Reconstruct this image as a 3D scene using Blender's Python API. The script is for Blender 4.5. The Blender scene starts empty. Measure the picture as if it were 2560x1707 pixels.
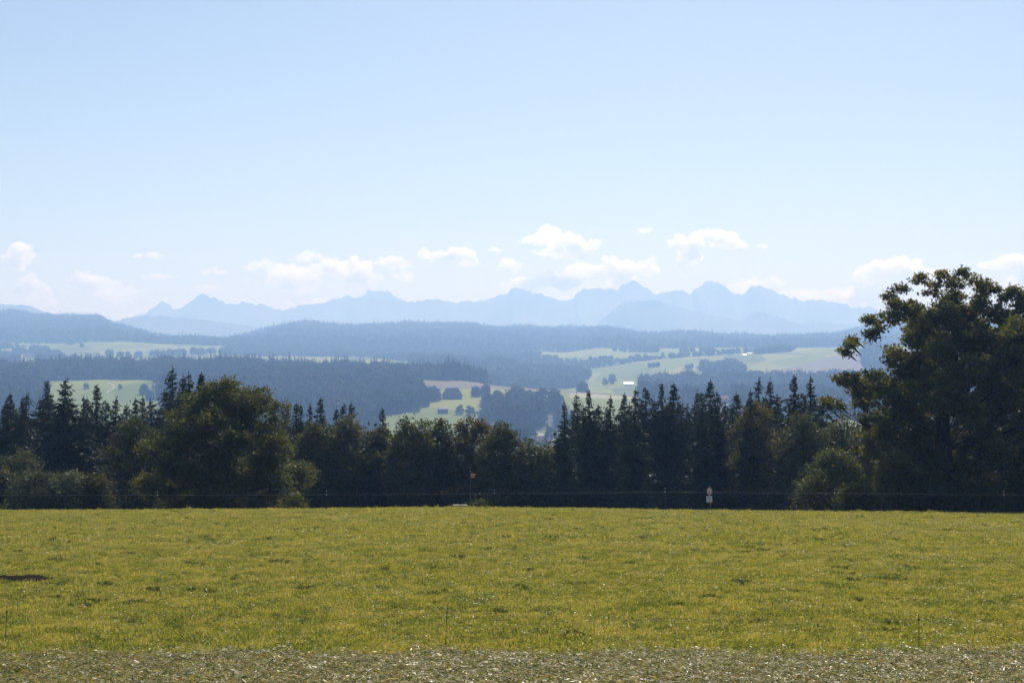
import bpy, bmesh, math, random
import numpy as np
from mathutils import Vector, Matrix, Euler

rnd = random.Random(7)
R = math.radians
sc = bpy.context.scene
COL = sc.collection

# ------------------------------------------------------------------ camera, sky, sun, exposure
F = 3517.0            # focal length in pixels of the 2560 wide photograph
HZ = 900.0            # image row of eye level
cam_d = bpy.data.cameras.new('camera')
cam_d.sensor_width = 36.0
cam_d.lens = 36.0 * F / 2560.0
cam_d.clip_start = 0.5
cam_d.clip_end = 90000.0
cam = bpy.data.objects.new('camera', cam_d)
cam.location = (0, 0, 0)
cam.rotation_euler = (R(90) + math.atan((HZ - 853.5) / F), 0, 0)
COL.objects.link(cam)
sc.camera = cam

SUN_EL, SUN_AZ = 43.0, 9.0      # degrees; azimuth clockwise from the viewing direction (+Y)
world = bpy.data.worlds.new('World')
sc.world = world
world.use_nodes = True
wn = world.node_tree
bg = wn.nodes['Background']
sky = wn.nodes.new('ShaderNodeTexSky')
sky.sky_type = 'NISHITA'
sky.sun_disc = False
sky.sun_elevation = R(SUN_EL)
sky.sun_rotation = R(SUN_AZ)
sky.altitude = 600
sky.air_density = 1.0
sky.dust_density = 0.9
sky.ozone_density = 1.2
wn.links.new(sky.outputs[0], bg.inputs[0])
bg.inputs[1].default_value = 0.068

sun_d = bpy.data.lights.new('sun', 'SUN')
sun_d.energy = 5.0
sun_d.angle = R(0.53)
sun_d.color = (1.0, 0.98, 0.95)
sun = bpy.data.objects.new('sun', sun_d)
az, el = R(SUN_AZ), R(SUN_EL)
sdir = Vector((math.sin(az) * math.cos(el), math.cos(az) * math.cos(el), math.sin(el)))
sun.rotation_euler = sdir.to_track_quat('Z', 'Y').to_euler()
sun.location = sdir * 200
COL.objects.link(sun)

vs = sc.view_settings
vs.view_transform = 'Standard'
vs.look = 'None'
vs.exposure = 0.4
vs.gamma = 1.0
vs.use_curve_mapping = False

cy = sc.cycles
cy.max_bounces = 12
cy.diffuse_bounces = 3
cy.glossy_bounces = 2
cy.transmission_bounces = 3
cy.volume_bounces = 10
cy.transparent_max_bounces = 6
cy.sample_clamp_indirect = 4.0
cy.sample_clamp_direct = 12.0
cy.use_denoising = True
try:
    cy.denoiser = 'OPENIMAGEDENOISE'
    cy.denoising_input_passes = 'RGB_ALBEDO_NORMAL'
except Exception:
    pass

# ------------------------------------------------------------------ helpers
def at(u, v, Y):
    """world point on the photograph's pixel (u, v) at depth Y"""
    return np.array([(u - 1280.0) / F * Y, Y, (HZ - v) / F * Y])

def hash2(ix, iy, seed):
    h = (ix.astype(np.int64) * 374761393 + iy.astype(np.int64) * 668265263 + seed * 974634777) & 0xFFFFFFFF
    h = ((h ^ (h >> 13)) * 1274126177) & 0xFFFFFFFF
    return ((h ^ (h >> 16)) & 0xFFFF) / 65535.0

def vnoise(x, y, seed=0):
    x = np.asarray(x, float); y = np.asarray(y, float)
    ix = np.floor(x); iy = np.floor(y)
    fx = x - ix; fy = y - iy
    fx = fx * fx * (3 - 2 * fx); fy = fy * fy * (3 - 2 * fy)
    a = hash2(ix, iy, seed); b = hash2(ix + 1, iy, seed)
    c = hash2(ix, iy + 1, seed); d = hash2(ix + 1, iy + 1, seed)
    return (a + (b - a) * fx) * (1 - fy) + (c + (d - c) * fx) * fy

def fbm(x, y, seed=0, octs=4):
    s = 0; amp = 0.5
    for o in range(octs):
        s = s + amp * (vnoise(x * 2 ** o, y * 2 ** o, seed + o * 17) - 0.5) * 2
        amp *= 0.5
    return s

def mesh_np(name, verts, quads=None, tris=None, var=None, mats=(), mat_idx=None, smooth=False):
    me = bpy.data.meshes.new(name)
    verts = np.asarray(verts, np.float32)
    idx = []; starts = []; n = 0
    if quads is not None and len(quads):
        q = np.asarray(quads, np.int32)
        idx.append(q.ravel()); starts.append(np.arange(len(q)) * 4); n = len(q) * 4
    if tris is not None and len(tris):
        t = np.asarray(tris, np.int32)
        idx.append(t.ravel()); starts.append(n + np.arange(len(t)) * 3)
    idx = np.concatenate(idx); starts = np.concatenate(starts)
    me.vertices.add(len(verts)); me.vertices.foreach_set('co', verts.ravel())
    me.loops.add(len(idx)); me.loops.foreach_set('vertex_index', idx.astype(np.int32))
    me.polygons.add(len(starts)); me.polygons.foreach_set('loop_start', starts.astype(np.int32))
    if mat_idx is not None:
        me.polygons.foreach_set('material_index', np.asarray(mat_idx, np.int32))
    me.polygons.foreach_set('use_smooth', np.full(len(starts), bool(smooth)))
    me.update(calc_edges=True)
    if var is not None:
        a = me.attributes.new('var', 'FLOAT', 'FACE')
        a.data.foreach_set('value', np.asarray(var, np.float32))
    for m in mats:
        me.materials.append(m)
    return me

def link(name, me, parent=None, loc=None, rot=None):
    o = bpy.data.objects.new(name, me)
    COL.objects.link(o)
    if parent is not None: o.parent = parent
    if loc is not None: o.location = loc
    if rot is not None: o.rotation_euler = rot
    return o

def thing(name, label, cat, loc=(0, 0, 0), rotz=0, group=None):
    o = bpy.data.objects.new(name, None)
    o.empty_display_size = 0.3
    COL.objects.link(o)
    o.location = loc; o.rotation_euler = (0, 0, rotz)
    return tag(o, label, cat, group)

def tag(o, label, cat, group=None, kind=None):
    o['label'] = label
    if cat: o['category'] = cat
    if group: o['group'] = group
    if kind: o['kind'] = kind
    return o

def structure(o, label=None):
    o['kind'] = 'structure'
    if label: o['label'] = label
    return o

def stuff(o, label, cat):
    o['kind'] = 'stuff'; o['label'] = label; o['category'] = cat
    return o

# parametric little mesh builder
class MB:
    def __init__(s): s.v = []; s.f = []
    def box(s, c, d, rz=0.0, m=None):
        n = len(s.v); cx, cy_, cz = c; dx, dy, dz = (k / 2 for k in d)
        ca, sa = math.cos(rz), math.sin(rz)
        for z in (-dz, dz):
            for x, y in ((-dx, -dy), (dx, -dy), (dx, dy), (-dx, dy)):
                s.v.append((cx + x * ca - y * sa, cy_ + x * sa + y * ca, cz + z))
        for q in ((0, 3, 2, 1), (4, 5, 6, 7), (0, 1, 5, 4), (1, 2, 6, 5), (2, 3, 7, 6), (3, 0, 4, 7)):
            s.f.append(tuple(n + k for k in q))
        return s
    def prism(s, pts, y0, y1):
        """pts: outline in x/z, extruded from y0 to y1"""
        n = len(s.v); k = len(pts)
        for y in (y0, y1):
            for x, z in pts: s.v.append((x, y, z))
        s.f.append(tuple(range(n, n + k))); s.f.append(tuple(range(n + 2 * k - 1, n + k - 1, -1)))
        for i in range(k):
            j = (i + 1) % k
            s.f.append((n + j, n + i, n + k + i, n + k + j))
        return s
    def tube(s, pts, rad, sides=8):
        v, q = tubes([(np.array(pts, float), np.full(len(pts), rad) if np.isscalar(rad) else np.array(rad, float))], sides, caps=True)
        n = len(s.v)
        s.v += [tuple(k) for k in v]; s.f += [tuple(int(n + j) for j in k) for k in q]
        return s
    def build(s, name, mat, parent=None, loc=None, rot=None, smooth=False):
        me = bpy.data.meshes.new(name)
        me.from_pydata(s.v, [], s.f); me.update()
        if smooth:
            me.polygons.foreach_set('use_smooth', [True] * len(me.polygons))
        if mat: me.materials.append(mat)
        return link(name, me, parent, loc, rot)

def tubes(lines, sides=6, caps=False):
    V = []; Q = []; n = 0
    ang = np.linspace(0, 2 * np.pi, sides, endpoint=False)
    for pts, rad in lines:
        k = len(pts)
        d = np.gradient(pts, axis=0)
        d /= np.linalg.norm(d, axis=1, keepdims=True) + 1e-9
        ref = np.where(np.abs(d[:, 2:3]) > 0.9, np.array([[1.0, 0, 0]]), np.array([[0, 0, 1.0]]))
        a = np.cross(d, ref); a /= np.linalg.norm(a, axis=1, keepdims=True) + 1e-9
        b = np.cross(d, a)
        ring = pts[:, None, :] + rad[:, None, None] * (np.cos(ang)[None, :, None] * a[:, None, :] + np.sin(ang)[None, :, None] * b[:, None, :])
        V.append(ring.reshape(-1, 3))
        i = np.arange(k - 1)[:, None] * sides + np.arange(sides)[None, :]
        j = np.arange(k - 1)[:, None] * sides + (np.arange(sides)[None, :] + 1) % sides
        Q.append((np.stack([i, j, j + sides, i + sides], -1).reshape(-1, 4) + n))
        n += k * sides
    return np.concatenate(V), np.concatenate(Q)

def unit(a):
    return a / (np.linalg.norm(a, axis=-1, keepdims=True) + 1e-9)

def rhombs(c, a, b, L, W):
    """leaf shaped quads: centre, long axis, side axis, length, width"""
    n = len(c)
    L = np.asarray(L).reshape(-1, 1); W = np.asarray(W).reshape(-1, 1)
    v = np.stack([c - a * L * 0.5, c + b * W * 0.5 - a * L * 0.08, c + a * L * 0.5, c - b * W * 0.5 - a * L * 0.08], 1)
    return v.reshape(-1, 3), np.arange(n * 4).reshape(-1, 4)

# ------------------------------------------------------------------ materials
def new_mat(name):
    m = bpy.data.materials.new(name); m.use_nodes = True
    nt = m.node_tree
    for n in list(nt.nodes): nt.nodes.remove(n)
    out = nt.nodes.new('ShaderNodeOutputMaterial')
    return m, nt, out

def ramp(nt, stops):
    r = nt.nodes.new('ShaderNodeValToRGB')
    e = r.color_ramp.elements
    while len(e) < len(stops): e.new(0.5)
    for k, (p, c) in enumerate(stops):
        e[k].position = p; e[k].color = (*c, 1)
    return r

def plain(name, col, rough=0.6, metal=0.0, noise=0.12, scale=8.0, spec=0.5):
    m, nt, out = new_mat(name)
    p = nt.nodes.new('ShaderNodeBsdfPrincipled')
    p.inputs['Roughness'].default_value = rough
    p.inputs['Metallic'].default_value = metal
    p.inputs['Specular IOR Level'].default_value = spec
    tc = nt.nodes.new('ShaderNodeTexCoord')
    no = nt.nodes.new('ShaderNodeTexNoise'); no.inputs['Scale'].default_value = scale; no.inputs['Detail'].default_value = 4
    nt.links.new(tc.outputs['Object'], no.inputs['Vector'])
    r = ramp(nt, [(0.3, tuple(c * (1 - noise) for c in col)), (0.7, tuple(min(1, c * (1 + noise)) for c in col))])
    nt.links.new(no.outputs[0], r.inputs[0]); nt.links.new(r.outputs[0], p.inputs['Base Color'])
    nt.links.new(p.outputs[0], out.inputs[0])
    return m

def leaf_mat(name, stops, trans=0.4, tcol=(1.5, 1.45, 0.45), rough=0.6, spec=0.18, objvar=0.25, world_noise=None):
    """foliage: per leaf colour from the face attribute 'var', light shining through"""
    m, nt, out = new_mat(name)
    L = nt.links.new
    at_ = nt.nodes.new('ShaderNodeAttribute'); at_.attribute_name = 'var'
    fac = at_.outputs['Fac']
    if world_noise:
        g = nt.nodes.new('ShaderNodeNewGeometry')
        no = nt.nodes.new('ShaderNodeTexNoise'); no.inputs['Scale'].default_value = world_noise[0]; no.inputs['Detail'].default_value = 3
        L(g.outputs['Position'], no.inputs['Vector'])
        a1 = nt.nodes.new('ShaderNodeMath'); a1.operation = 'MULTIPLY_ADD'
        a1.inputs[1].default_value = world_noise[1]; a1.inputs[2].default_value = -0.5 * world_noise[1]
        L(no.outputs[0], a1.inputs[0])
        a2 = nt.nodes.new('ShaderNodeMath'); a2.operation = 'ADD'; a2.use_clamp = True
        L(fac, a2.inputs[0]); L(a1.outputs[0], a2.inputs[1]); fac = a2.outputs[0]
    r = ramp(nt, stops); L(fac, r.inputs[0])
    col = r.outputs[0]
    if objvar:
        oi = nt.nodes.new('ShaderNodeObjectInfo')
        hv = nt.nodes.new('ShaderNodeHueSaturation')
        mr = nt.nodes.new('ShaderNodeMapRange'); mr.inputs['To Min'].default_value = 1 - objvar; mr.inputs['To Max'].default_value = 1 + objvar
        L(oi.outputs['Random'], mr.inputs[0]); L(mr.outputs[0], hv.inputs['Value'])
        mh = nt.nodes.new('ShaderNodeMapRange'); mh.inputs['To Min'].default_value = 0.485; mh.inputs['To Max'].default_value = 0.51
        wn_ = nt.nodes.new('ShaderNodeTexWhiteNoise'); wn_.noise_dimensions = '1D'
        L(oi.outputs['Random'], wn_.inputs['W']); L(wn_.outputs['Value'], mh.inputs[0]); L(mh.outputs[0], hv.inputs['Hue'])
        L(col, hv.inputs['Color']); col = hv.outputs[0]
    p = nt.nodes.new('ShaderNodeBsdfPrincipled')
    p.inputs['Roughness'].default_value = rough
    p.inputs['Specular IOR Level'].default_value = spec
    L(col, p.inputs['Base Color'])
    if trans > 0:
        mx = nt.nodes.new('ShaderNodeMix'); mx.data_type = 'RGBA'; mx.blend_type = 'MULTIPLY'
        mx.inputs[0].default_value = 1.0; mx.clamp_result = False
        L(col, mx.inputs[6]); mx.inputs[7].default_value = (*tcol, 1)
        t = nt.nodes.new('ShaderNodeBsdfTranslucent'); L(mx.outputs[2], t.inputs[0])
        ms = nt.nodes.new('ShaderNodeMixShader'); ms.inputs[0].default_value = trans
        L(p.outputs[0], ms.inputs[1]); L(t.outputs[0], ms.inputs[2]); L(ms.outputs[0], out.inputs[0])
    else:
        L(p.outputs[0], out.inputs[0])
    return m

def ground_mat(name, c1, c2, scale, c3=None, bump=0.3, rough=0.85, spec=0.1):
    m, nt, out = new_mat(name); L = nt.links.new
    g = nt.nodes.new('ShaderNodeNewGeometry')
    n1 = nt.nodes.new('ShaderNodeTexNoise'); n1.inputs['Scale'].default_value = scale; n1.inputs['Detail'].default_value = 8; n1.inputs['Roughness'].default_value = 0.65
    L(g.outputs['Position'], n1.inputs['Vector'])
    st = [(0.35, c1), (0.62, c2)]
    if c3: st.append((0.75, c3))
    r = ramp(nt, st); L(n1.outputs[0], r.inputs[0])
    p = nt.nodes.new('ShaderNodeBsdfPrincipled'); p.inputs['Roughness'].default_value = rough; p.inputs['Specular IOR Level'].default_value = spec
    L(r.outputs[0], p.inputs['Base Color'])
    if bump:
        b = nt.nodes.new('ShaderNodeBump'); b.inputs['Strength'].default_value = bump; b.inputs['Distance'].default_value = 0.1
        L(n1.outputs[0], b.inputs['Height']); L(b.outputs[0], p.inputs['Normal'])
    L(p.outputs[0], out.inputs[0])
    return m

M = {}
M['bark'] = ground_mat('bark', (0.014, 0.011, 0.008), (0.038, 0.03, 0.022), 6.0)
M['spruce'] = leaf_mat('spruce_needles', [(0, (0.016, 0.026, 0.013)), (0.6, (0.03, 0.045, 0.02)), (1, (0.055, 0.06, 0.027))], trans=0.15, rough=0.6, spec=0.12)
M['oak'] = leaf_mat('oak_leaves', [(0, (0.035, 0.05, 0.012)), (0.5, (0.085, 0.093, 0.017)), (0.8, (0.17, 0.15, 0.026)), (1, (0.24, 0.14, 0.028))], trans=0.5)
M['walnut'] = leaf_mat('walnut_leaves', [(0, (0.035, 0.05, 0.013)), (0.55, (0.07, 0.08, 0.017)), (1, (0.17, 0.135, 0.026))], trans=0.48)
M['beech'] = leaf_mat('beech_leaves', [(0, (0.022, 0.03, 0.012)), (0.55, (0.056, 0.062, 0.018)), (1, (0.14, 0.095, 0.024))], trans=0.42)
M['rusty'] = leaf_mat('rusty_leaves', [(0, (0.04, 0.04, 0.015)), (0.5, (0.09, 0.075, 0.02)), (1, (0.17, 0.095, 0.022))], trans=0.42)
M['willow'] = leaf_mat('willow_leaves', [(0, (0.05, 0.06, 0.03)), (0.6, (0.095, 0.105, 0.05)), (1, (0.15, 0.15, 0.07))], trans=0.35, tcol=(1.25, 1.25, 0.7))
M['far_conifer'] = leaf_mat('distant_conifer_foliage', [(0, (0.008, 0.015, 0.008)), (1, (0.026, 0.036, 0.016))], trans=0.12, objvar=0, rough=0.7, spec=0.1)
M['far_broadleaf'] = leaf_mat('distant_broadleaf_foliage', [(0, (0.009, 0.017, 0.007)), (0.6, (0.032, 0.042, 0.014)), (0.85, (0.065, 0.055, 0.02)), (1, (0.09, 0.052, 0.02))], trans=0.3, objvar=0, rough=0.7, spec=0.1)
def parcel_mat(name):
    m, nt, out = new_mat(name); L = nt.links.new
    g = nt.nodes.new('ShaderNodeNewGeometry')
    mp = nt.nodes.new('ShaderNodeMapping'); mp.inputs['Scale'].default_value = (0.0085, 0.0032, 0.0); mp.inputs['Rotation'].default_value = (0, 0, 0.25)
    L(g.outputs['Position'], mp.inputs['Vector'])
    vo = nt.nodes.new('ShaderNodeTexVoronoi'); vo.inputs['Scale'].default_value = 1.0
    L(mp.outputs[0], vo.inputs['Vector'])
    sp = nt.nodes.new('ShaderNodeSeparateColor'); L(vo.outputs['Color'], sp.inputs[0])
    no = nt.nodes.new('ShaderNodeTexNoise'); no.inputs['Scale'].default_value = 0.03; no.inputs['Detail'].default_value = 6
    L(g.outputs['Position'], no.inputs['Vector'])
    ad = nt.nodes.new('ShaderNodeMath'); ad.operation = 'MULTIPLY_ADD'; ad.inputs[1].default_value = 0.5
    L(no.outputs[0], ad.inputs[0]); 
    mu = nt.nodes.new('ShaderNodeMath'); mu.operation = 'MULTIPLY_ADD'; mu.inputs[1].default_value = 0.8; mu.inputs[2].default_value = -0.2
    L(sp.outputs[0], mu.inputs[0]); L(mu.outputs[0], ad.inputs[2])
    r = ramp(nt, [(0.1, (0.08, 0.105, 0.012)), (0.4, (0.135, 0.165, 0.014)), (0.7, (0.19, 0.205, 0.02)), (0.95, (0.24, 0.21, 0.04))])
    L(ad.outputs[0], r.inputs[0])
    p = nt.nodes.new('ShaderNodeBsdfPrincipled'); p.inputs['Roughness'].default_value = 0.9; p.inputs['Specular IOR Level'].default_value = 0.05
    L(r.outputs[0], p.inputs['Base Color']); L(p.outputs[0], out.inputs[0])
    return m
M['pasture'] = parcel_mat('pasture')
M['plough'] = ground_mat('ploughed_earth', (0.09, 0.066, 0.042), (0.13, 0.1, 0.06), 0.05, bump=0)
M['stubble'] = ground_mat('stubble', (0.22, 0.2, 0.09), (0.3, 0.26, 0.13), 0.05, bump=0)
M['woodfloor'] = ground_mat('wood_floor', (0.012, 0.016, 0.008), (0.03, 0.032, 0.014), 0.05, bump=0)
M['gravel'] = ground_mat('gravel_track', (0.26, 0.23, 0.19), (0.36, 0.33, 0.28), 0.5, bump=0)
M['rock'] = ground_mat('mountain_rock', (0.07, 0.08, 0.07), (0.16, 0.16, 0.15), 0.0015, bump=0)
M['turf'] = ground_mat('turf', (0.05, 0.06, 0.012), (0.11, 0.105, 0.022), 2.2, (0.11, 0.08, 0.03), spec=0.0)
M['soil'] = ground_mat('bare_soil', (0.014, 0.011, 0.008), (0.034, 0.025, 0.018), 5.0, bump=1.0, spec=0.0)
M['hayfloor'] = ground_mat('mown_ground', (0.03, 0.03, 0.012), (0.085, 0.08, 0.025), 4.0, (0.08, 0.045, 0.022), spec=0.0)

# ------------------------------------------------------------------ the ground: meadow
MY = np.array([-40, 0, 8, 16, 26, 33, 45, 60, 75, 88, 100, 108, 118, 135, 160.0])
MZ = np.array([0.8, -1.7, -3.1, -4.5, -5.98, -6.77, -7.35, -7.92, -8.72, -9.5, -10.38, -11.25, -12.8, -15.8, -20.5])
def pchip(x, y):
    h = np.diff(x); d = np.diff(y) / h
    m = np.zeros_like(y)
    m[1:-1] = np.where(d[:-1] * d[1:] > 0, 2 * d[:-1] * d[1:] / (d[:-1] + d[1:] + 1e-12), 0)
    m[0], m[-1] = d[0], d[-1]
    def f(q):
        q = np.asarray(q, float)
        i = np.clip(np.searchsorted(x, q) - 1, 0, len(x) - 2)
        t = (q - x[i]) / h[i]
        t2 = t * t; t3 = t2 * t
        return (2 * t3 - 3 * t2 + 1) * y[i] + (t3 - 2 * t2 + t) * h[i] * m[i] + (-2 * t3 + 3 * t2) * y[i + 1] + (t3 - t2) * h[i] * m[i + 1]
    return f
mprof = pchip(MY, MZ)
EU = np.array([-2000, -200, 0, 600, 1150, 1400, 1774, 2560, 2800, 4500.0])
EV = np.array([1283, 1280, 1280, 1277, 1272, 1274, 1280, 1287, 1289, 1298.0])
def meadow_z(X, Y):
    X = np.asarray(X, float); Y = np.asarray(Y, float)
    u = 1280 + X / np.maximum(Y, 30) * F
    w = np.clip((Y - 33) / 67, 0, 1); w = w * w * (3 - 2 * w)
    dz = (1265.0 - np.interp(u, EU, EV)) / F * 100 * w
    bumps = 0.05 * fbm(X * 0.25, Y * 0.25, 3, 3) * np.clip(1.3 - np.abs(Y - 60) / 60, 0.3, 1)
    return mprof(Y) + dz + bumps

def grid_mesh(name, X, Y, Z, mats, smooth=True):
    ny, nx = X.shape
    v = np.stack([X, Y, Z], -1).reshape(-1, 3)
    i = (np.arange(ny - 1)[:, None] * nx + np.arange(nx - 1)[None, :]).ravel()
    q = np.stack([i, i + 1, i + nx + 1, i + nx], -1)
    return mesh_np(name, v, q, mats=mats, smooth=smooth)

gx = np.linspace(-90, 90, 241); gy = np.concatenate([np.linspace(-38, 20, 24)[:-1], np.linspace(20, 118, 160)])
GX, GY = np.meshgrid(gx, gy)
structure(link('meadow', grid_mesh('meadow', GX, GY, meadow_z(GX, GY), [M['turf']])), 'sunlit green pasture sloping down to a crest')

# ------------------------------------------------------------------ the ground: valley and hills
def lin(u, pts):
    p = np.array(pts, float)
    return np.interp(u, p[:, 0], p[:, 1])
UU = np.arange(-1600, 4161, 12.0)
RIDGE = [(-1600, 790), (-600, 770), (0, 776), (30, 770), (90, 785), (250, 790), (275, 805), (330, 820), (380, 838), (430, 845), (480, 841), (560, 848), (600, 843), (680, 817), (740, 804), (800, 804), (860, 812), (900, 812), (1000, 806), (1100, 806), (1180, 806), (1240, 816), (1280, 812), (1340, 815), (1440, 815), (1530, 818), (1600, 830), (1650, 832), (1690, 827), (1740, 829), (1780, 833), (1900, 838), (2000, 838), (2080, 832), (2140, 818), (2200, 812), (2350, 802), (2700, 790), (3400, 800), (4160, 790)]
def row(Y):
    u = UU
    T = {
        108: None, 118: None, 135: None, 160: None,
        300: 1369 + 0 * u, 600: 1263 + 0 * u, 1000: 1150 + 0 * u, 1250: 1096 + 0 * u,
        1500: lin(u, [(0, 1016), (700, 1018), (1040, 1022), (1500, 1030), (2000, 1035)]),
        1600: lin(u, [(0, 992), (700, 995), (1040, 994), (1400, 1004), (2000, 1015)]),
        1750: lin(u, [(0, 960), (400, 957), (700, 962), (1060, 957), (1210, 962), (1400, 976), (1560, 986), (1800, 1002), (2560, 1005)]),
        1850: lin(u, [(0, 950), (700, 948), (1150, 950), (1215, 960), (1260, 985), (1400, 1000), (1560, 1006), (2560, 1010)]),
        1980: lin(u, [(0, 940), (220, 930), (480, 930), (600, 926), (830, 938), (1150, 942), (1210, 955), (1260, 990), (1560, 1003), (2560, 985)]),
        2200: lin(u, [(0, 950), (600, 945), (1100, 965), (1300, 990), (1500, 984), (1580, 975), (1800, 966), (2560, 960)]),
        2600: lin(u, [(0, 915), (560, 915), (900, 930), (1210, 940), (1330, 950), (1480, 953), (1600, 945), (1800, 935), (2560, 922)]),
        3100: lin(u, [(0, 896), (560, 894), (800, 900), (1200, 905), (1400, 925), (1470, 924), (1560, 911), (1640, 901), (1880, 889), (2100, 873), (2560, 868)]),
        3300: lin(u, [(0, 888), (560, 888), (800, 894), (1200, 897), (1400, 906), (1500, 893), (1640, 892), (1760, 886), (1880, 882), (2100, 872), (2560, 867)]),
        3800: lin(u, [(0, 862), (300, 858), (560, 866), (800, 872), (1200, 876), (1415, 884), (1500, 873), (1600, 872), (1740, 872), (1900, 870), (2100, 870), (2560, 862)]),
        6000: lin(u, RIDGE) + 15,
        6250: lin(u, RIDGE) + 19,
        7300: 975 + 0 * u,
    }
    return T
KD = 1.25         # the far land lies this much farther off than first surveyed
T = {(y * KD if y >= 1000 else float(y)): v for y, v in row(0).items()}
TY = np.array(sorted(T))
TZ = []
for Yk in TY:
    if T[Yk] is None:
        TZ.append(meadow_z((UU - 1280) / F * Yk, np.full_like(UU, Yk)) - 0.03)
    else:
        TZ.append((HZ - T[Yk]) / F * Yk)
TZ = np.array(TZ)
YY = np.concatenate([np.linspace(112, 300, 40)[:-1], np.geomspace(300, 1200 * KD, 40)[:-1], np.linspace(1200, 2300, 130)[:-1] * KD, np.linspace(2300, 4000, 120)[:-1] * KD, np.linspace(4000, 7300, 70) * KD])
HZT = np.zeros((len(YY), len(UU)))
for c in range(len(UU)):
    HZT[:, c] = pchip(TY.astype(float), TZ[:, c])(YY)
gu, gY = np.meshgrid(UU, YY)
far_w = np.clip((gY - 700) / 600, 0, 1)
HZT += far_w * 2.2 * fbm(gu / 90.0, gY / 160.0, 41, 3) * gY / 2500
def terrain_z(u, Y):
    u = np.asarray(u, float); Y = np.asarray(Y, float)
    fi = np.clip((u - UU[0]) / 12.0, 0, len(UU) - 1.001); i = fi.astype(int); fu = fi - i
    fj = np.interp(Y, YY, np.arange(len(YY))); j = np.clip(fj.astype(int), 0, len(YY) - 2); fy = fj - j
    return (HZT[j, i] * (1 - fu) + HZT[j, i + 1] * fu) * (1 - fy) + (HZT[j + 1, i] * (1 - fu) + HZT[j + 1, i + 1] * fu) * fy
def terrain_v(u, Y):
    return HZ - terrain_z(u, Y) / np.asarray(Y, float) * F
def find_Y(u, v, y0, y1):
    ys = np.linspace(y0 * KD, y1 * KD, 300)
    return float(ys[np.argmin(np.abs(terrain_v(np.full(300, u), ys) - v))])
def on_ground(u, Y):
    return (float((u - 1280) / F * Y), float(Y), float(terrain_z(u, Y)))

def inpoly(u, v, poly):
    p = np.array(poly, float); inside = np.zeros(np.shape(u), bool)
    j = len(p) - 1
    for i in range(len(p)):
        c = ((p[i, 1] > v) != (p[j, 1] > v)) & (u < (p[j, 0] - p[i, 0]) * (v - p[i, 1]) / (p[j, 1] - p[i, 1] + 1e-9) + p[i, 0])
        inside ^= c; j = i
    return inside

# land use by plan position: (u, Y)
def landuse(u, Y):
    Y = np.where(Y < 700, Y, Y / KD)
    k = np.zeros(np.shape(u), int)                                        # pasture
    n = 25 * fbm(u / 70.0, Y / 130.0, 77, 3)
    un = u + n
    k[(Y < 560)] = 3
    k[(Y > 900) & (Y < 1185 + n)] = 3
    k[(Y >= 1840 + n) & (Y < 2450) & (u < 1215)] = 3                      # wooded hill on the left
    k[inpoly(un, Y, [(395, 1150), (395, 1860), (840, 1860), (1062, 1745), (1070, 1600), (1030, 1480), (960, 1400), (900, 1150)])] = 3
    k[inpoly(un, Y, [(-600, 1150), (-600, 1760), (90, 1760), (120, 1640), (60, 1150)])] = 3
    k[inpoly(un, Y, [(1205, 1330), (1200, 1500), (1290, 1590), (1345, 1600), (1420, 1560), (1430, 1370), (1330, 1320)])] = 3
    k[(Y > 1420 + 2 * n) & (Y < 2440) & (un > 1600)] = 3                  # wood on the right
    k[inpoly(un, Y, [(1190, 2050), (1190, 3900), (1400, 3500), (1410, 3250), (1425, 3050), (1470, 2950), (1462, 2480), (1400, 2350), (1330, 2200)])] = 3
    k[inpoly(un, Y, [(560, 3320), (560, 4000), (1210, 4000), (1210, 2600), (900, 3320)])] = 3
    k[inpoly(u, Y, [(1222, 2620), (1222, 2900), (1265, 2900), (1265, 2620)])] = 0
    k[inpoly(un, Y, [(1380, 3110), (1380, 3290), (1640, 3230), (1780, 3260), (1900, 3380), (1900, 3330), (1760, 3190), (1640, 3125)])] = 3   # tree belt
    k[inpoly(un, Y, [(1540, 3560), (1550, 3610), (1640, 3580), (1640, 3520)])] = 3
    k[inpoly(un, Y, [(1895, 3180), (1895, 3640), (1990, 3640), (1970, 3200)])] = 3
    k[inpoly(un, Y, [(1750, 2560), (1760, 2720), (1810, 2820), (1850, 2780), (1862, 2640), (1820, 2560)])] = 3
    k[inpoly(un, Y, [(2160, 2450), (2160, 3300), (2215, 3300), (2215, 2450)])] = 3
    k[(Y > 3860 + 2 * n) & (Y < 7300)] = 3
    k[inpoly(u, Y, [(1060, 1690), (1060, 1800), (1210, 1835), (1600, 1835), (1600, 1710), (1300, 1700)])] = 1
    k[inpoly(u, Y, [(1820, 2500), (2160, 3020), (2300, 3060), (2300, 2400)])] = np.where(k[inpoly(u, Y, [(1820, 2500), (2160, 3020), (2300, 3060), (2300, 2400)])] == 3, 3, 1)
    k[inpoly(u, Y, [(1430, 1640), (1430, 1700), (1600, 1700), (1600, 1640)])] = 2
    k[inpoly(u, Y, [(1280, 1190), (1270, 1290), (1400, 1320), (1400, 1190)])] = 2
    return k
nyq, nxq = len(YY), len(UU)
cu = 0.25 * (gu[:-1, :-1] + gu[1:, :-1] + gu[:-1, 1:] + gu[1:, 1:]); cY = 0.25 * (gY[:-1, :-1] + gY[1:, :-1] + gY[:-1, 1:] + gY[1:, 1:])
cls = landuse(cu, cY).ravel()
tv = np.stack([(gu - 1280) / F * gY, gY, HZT], -1).reshape(-1, 3)
qi = (np.arange(nyq - 1)[:, None] * nxq + np.arange(nxq - 1)[None, :]).ravel()
tq = np.stack([qi, qi + 1, qi + nxq + 1, qi + nxq], -1)
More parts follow.
